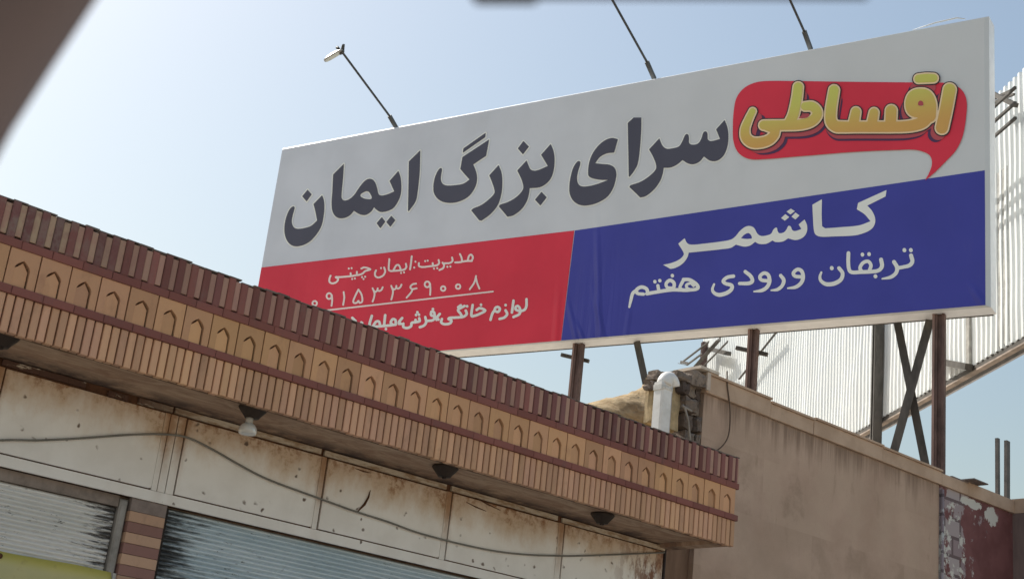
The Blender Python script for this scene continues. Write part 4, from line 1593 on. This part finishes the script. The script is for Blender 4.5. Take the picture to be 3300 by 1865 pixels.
g.build('rear_rail', m_gsteel, CB)
g = MB()
g.box(-1.1, XE, -.24, -.2, zb_-.05, 11.6-cz)
g.build('advert_panel', plain('advert_vinyl', (0.5, 0.5, 0.52), .5, .2), CB)
for (px, py), off, wd, zt_, zb2 in (((2826, 1250), .14, .15, 11.2-cz, -.87), ((2268, 1150), .3, .14, None, -.87)):
    p = shpt(px, py, off)
    g = MB()
    top = zt_ if zt_ else shpt(2268, 1106, off).z
    hcol(g, p.x, off, zb2, top, .12, wd)
    g.build('post', m_gsteel if zt_ else m_steel, CB)
for x in (-.6, 9.5):
    g = MB()
    hcol(g, x, -.3, -.87, 11.2-cz, .12, .15)
    g.build('post', m_gsteel, CB)
for (a, b_, off, wd) in (((2248, 1182), (2322, 1098), .42, .10), ((2197, 1171), (2285, 1104), .62, .04), ((2216, 1177), (2262, 1143), .70, .04), ((2272, 1178), (2346, 1103), .5, .04),
                         ((2385, 1222), (2506, 1070), .22, .045), ((2192, 1171), (2216, 1176), .66, .06)):
    g = MB()
    g.angle(shpt(*a, off), shpt(*b_, off), wd, .012)
    g.build('strut', m_gsteel, CB)
for (a, b_, off, wd) in (((2286, 1124), (2349, 1139), .2, .11), ((3036, 1166), (3122, 1182), .12, .11)):
    g = MB()
    g.bar(shpt(*a, off), shpt(*b_, off), wd, .09)
    g.build('bracket_arm', m_gsteel, CB)
p = shpt(3124, 1182, .06)
g = MB()
g.box(p.x-.05, p.x+.05, .03, .09, zb_-.02, p.z+.75)
g.build('pale_upright', plain('galv_post', (0.4, 0.39, 0.36), .6, .3, metal=.3), CB)
p = shpt(3226, 1150, .06)
g = MB()
g.box(p.x-.17, p.x+.13, .026, .034, zb_+.05, zb_+2.6)
g.build('patch_sheet', plain('dull_sheet', (0.42, 0.42, 0.40), .6, .3, metal=.3), CB)
# tubes standing off the sheet near its top that throw wavy shadows
for (a, b_, off, wd) in (((3195, 322), (3265, 290), .25, .035), ((3195, 334), (3268, 304), .25, .03), ((3195, 300), (3275, 340), .35, .06)):
    g = MB()
    g.bar(shpt(*a, off), shpt(*b_, off), wd, wd)
    g.build('strut', m_gsteel, CB)
g = MB()
for dz in (0, .22, .44):
    g.bar((-.9, .55, 10.35-cz+dz), (2.6, .55, 10.35-cz+dz), .035, .035)
g.build('standoff_tube', m_gsteel, CB)

# ================================================================== floodlights on arms
m_arm = plain('arm_steel', (0.085, 0.088, 0.085), .6, .3, metal=.3)
m_head = plain('lamp_aluminium', (0.34, 0.35, 0.34), .45, .3, metal=.4)
t = NT('lamp_glass', 0.15, 0.6)
t.color((0.55, 0.55, 0.5))
m_glass = t.m
for (px, py), lab in (((1282, 410), 'floodlight on a thin arm over the left end of the billboard, its head in view'),
                      ((2108, 242), 'middle floodlight arm on the billboard top, running up out of the photo'),
                      ((2612, 147), 'right floodlight arm on the billboard top, behind the red speech bubble end')):
    p = on_plane(px, py, FP+YA*.15, YS)
    fl = empty('floodlight', p, YS+math.pi, lab, 'floodlight', 'floodlights over the billboard')
    V3 = Vector((0, -1.64, .555))
    g = MB()
    g.bar((0, .02, -.06), V3*.16, .055, .055)
    g.build('arm_socket', m_arm, fl)
    g = MB()
    g.bar(V3*.12, V3, .026, .026)
    g.build('arm', m_arm, fl)
    # bracket and shallow head tilted back towards the sign
    g = MB()
    g.bar(V3+Vector((-.06, 0, .0)), V3+Vector((.05, -.05, .0)), .03, .03)
    g.bar(V3+Vector((0, 0, -.02)), V3+Vector((.01, -.03, .15)), .025, .025)
    g.bar(V3+Vector((.0, -.05, .03)), V3+Vector((.06, -.10, .09)), .03, .02)
    g.tube([V3+Vector((-.10, -.05, .10)), V3+Vector((-.04, -.06, .05))], [.03, .02], 8)
    g.build('bracket', m_arm, fl)
    c0 = V3+Vector((-.135, -.06, -.05))
    vw = (p-CAMP).normalized()                  # the head is seen edge-on from the street
    axw = (.85*RIGHT+.50*UP); axw = (axw-vw*axw.dot(vw)).normalized()
    sdw = (vw+.16*vw.cross(axw)).normalized()
    rot = Matrix.Rotation(-(YS+math.pi), 3, 'Z')
    ax = -(rot @ axw); sd = rot @ sdw
    sd = (sd-ax*sd.dot(ax)).normalized()
    up = ax.cross(sd).normalized()
    if up.z < 0: up = -up
    vs, fs = [], []
    lev = [(.16, .12, -.010), (.18, .13, .0), (.18, .13, .012), (.12, .09, .036), (.06, .05, .052)]
    nn = 16
    for rx, ry, h in lev:
        for q in range(nn):
            a = 2*math.pi*q/nn
            cx = math.copysign(abs(math.cos(a))**.5, math.cos(a)); sy = math.copysign(abs(math.sin(a))**.5, math.sin(a))
            vs.append(c0+ax*rx*cx+sd*ry*sy+up*h)
    for i in range(len(lev)-1):
        for q in range(nn):
            j = (q+1) % nn
            fs.append((i*nn+q, i*nn+j, (i+1)*nn+j, (i+1)*nn+q))
    fs.append(tuple(range((len(lev)-1)*nn, len(lev)*nn)))
    g = MB().add(vs, fs)
    hd = g.build('lamp_head', m_head, fl)
    g = MB().add(vs[:nn], [tuple(range(nn-1, -1, -1))])
    g.build('lamp_glass', m_glass, hd)

# ================================================================== the car the photo is taken from
CR = empty('car', CAMP+Vector((-.1, .3, .2)), 0, 'blurred dark window pillar and sun visor of the car the photo is taken from', 'car')
cb0 = Vector(CR.location)
t = NT('pillar_trim', 0.75, 0.2)
t.color(t.mix(t.noise(3, 3), (0.17, 0.135, 0.145), (0.20, 0.165, 0.17)))
m_pil = t.m
DP = .62


def rp(x, y, d=DP):
    return CAMP+ray(x, y)*d-cb0


edge = [(700, -640), (505, -320), (285, 0), (160, 190), (20, 410), (-60, 560), (-170, 800), (-330, 1150)]
hw = 345
mid = []
for i, (x, y) in enumerate(edge):
    a = edge[max(i-1, 0)]; b_ = edge[min(i+1, len(edge)-1)]
    tx, ty = b_[0]-a[0], b_[1]-a[1]
    l = math.hypot(tx, ty)
    mid.append((x-abs(ty)/l*hw, y-abs(tx)/l*hw))
vs, fs = [], []
nn = 20
for (ex, ey), (mx, my) in zip(edge, mid):
    c = rp(mx, my); e = rp(ex, ey)
    xa = (e-c); r_ = xa.length; xa.normalize()
    for q in range(nn):
        a = 2*math.pi*q/nn
        cx = math.copysign(abs(math.cos(a))**.7, math.cos(a)); sy = math.copysign(abs(math.sin(a))**.7, math.sin(a))
        vs.append(c+xa*cx*r_+FWD*sy*.03)
m = len(edge)
for i in range(m-1):
    for q in range(nn):
        j = (q+1) % nn
        fs.append((i*nn+q, i*nn+j, (i+1)*nn+j, (i+1)*nn+q))
fs.append(tuple(range(nn))); fs.append(tuple(range((m-1)*nn, m*nn)))
MB().add(vs, fs, True).build('window_pillar', m_pil, CR)
m_vis = plain('visor_cloth', (0.09, 0.085, 0.085), .9, .1)


def slab(x0, x1, yb, yt, d, th, name, r_=.4):
    """rounded slab hanging down to photo row yb"""
    vs, fs = [], []
    cols = 12
    ring = []
    for i in range(cols+1):
        u = i/cols
        x = x0+(x1-x0)*u
        e = min(u, 1-u)*2
        drop = (1-(1-min(1, e/r_))**2.2)
        ring.append((x, yt+(yb-yt)*(.35+.65*drop)))
    top = [(x, yt) for x, _ in ring]
    for dd in (0, th):
        for x, y in ring: vs.append(rp(x, y, d+dd))
        for x, y in top: vs.append(rp(x, y, d+dd))
    k2 = cols+1
    for i in range(cols):
        fs.append((i, i+1, k2+i+1, k2+i))
        fs.append((2*k2+i, 3*k2+i, 3*k2+i+1, 2*k2+i+1))
        fs.append((i, 2*k2+i, 2*k2+i+1, i+1))
        fs.append((k2+i, k2+i+1, 3*k2+i+1, 3*k2+i))
    fs.append((0, k2, 3*k2, 2*k2)); fs.append((cols, 2*k2+cols, 3*k2+cols, k2+cols))
    return MB().add(vs, fs, True).build(name, m_vis, CR)


slab(1560, 2905, 0, -420, .62, .02, 'sun_visor', .05)
slab(1488, 1772, 16, -200, .60, .018, 'visor_clip', .35)
a = [rp(-900, -330, .7), rp(4200, -330, .7), rp(4200, -430, .35), rp(-900, -430, .35)]
g = MB().add(a+[p+Vector((0, 0, .03)) for p in a], [(0, 1, 2, 3), (7, 6, 5, 4), (0, 4, 5, 1), (1, 5, 6, 2), (2, 6, 7, 3), (3, 7, 4, 0)])
g.build('roof_lining', m_vis, CR)
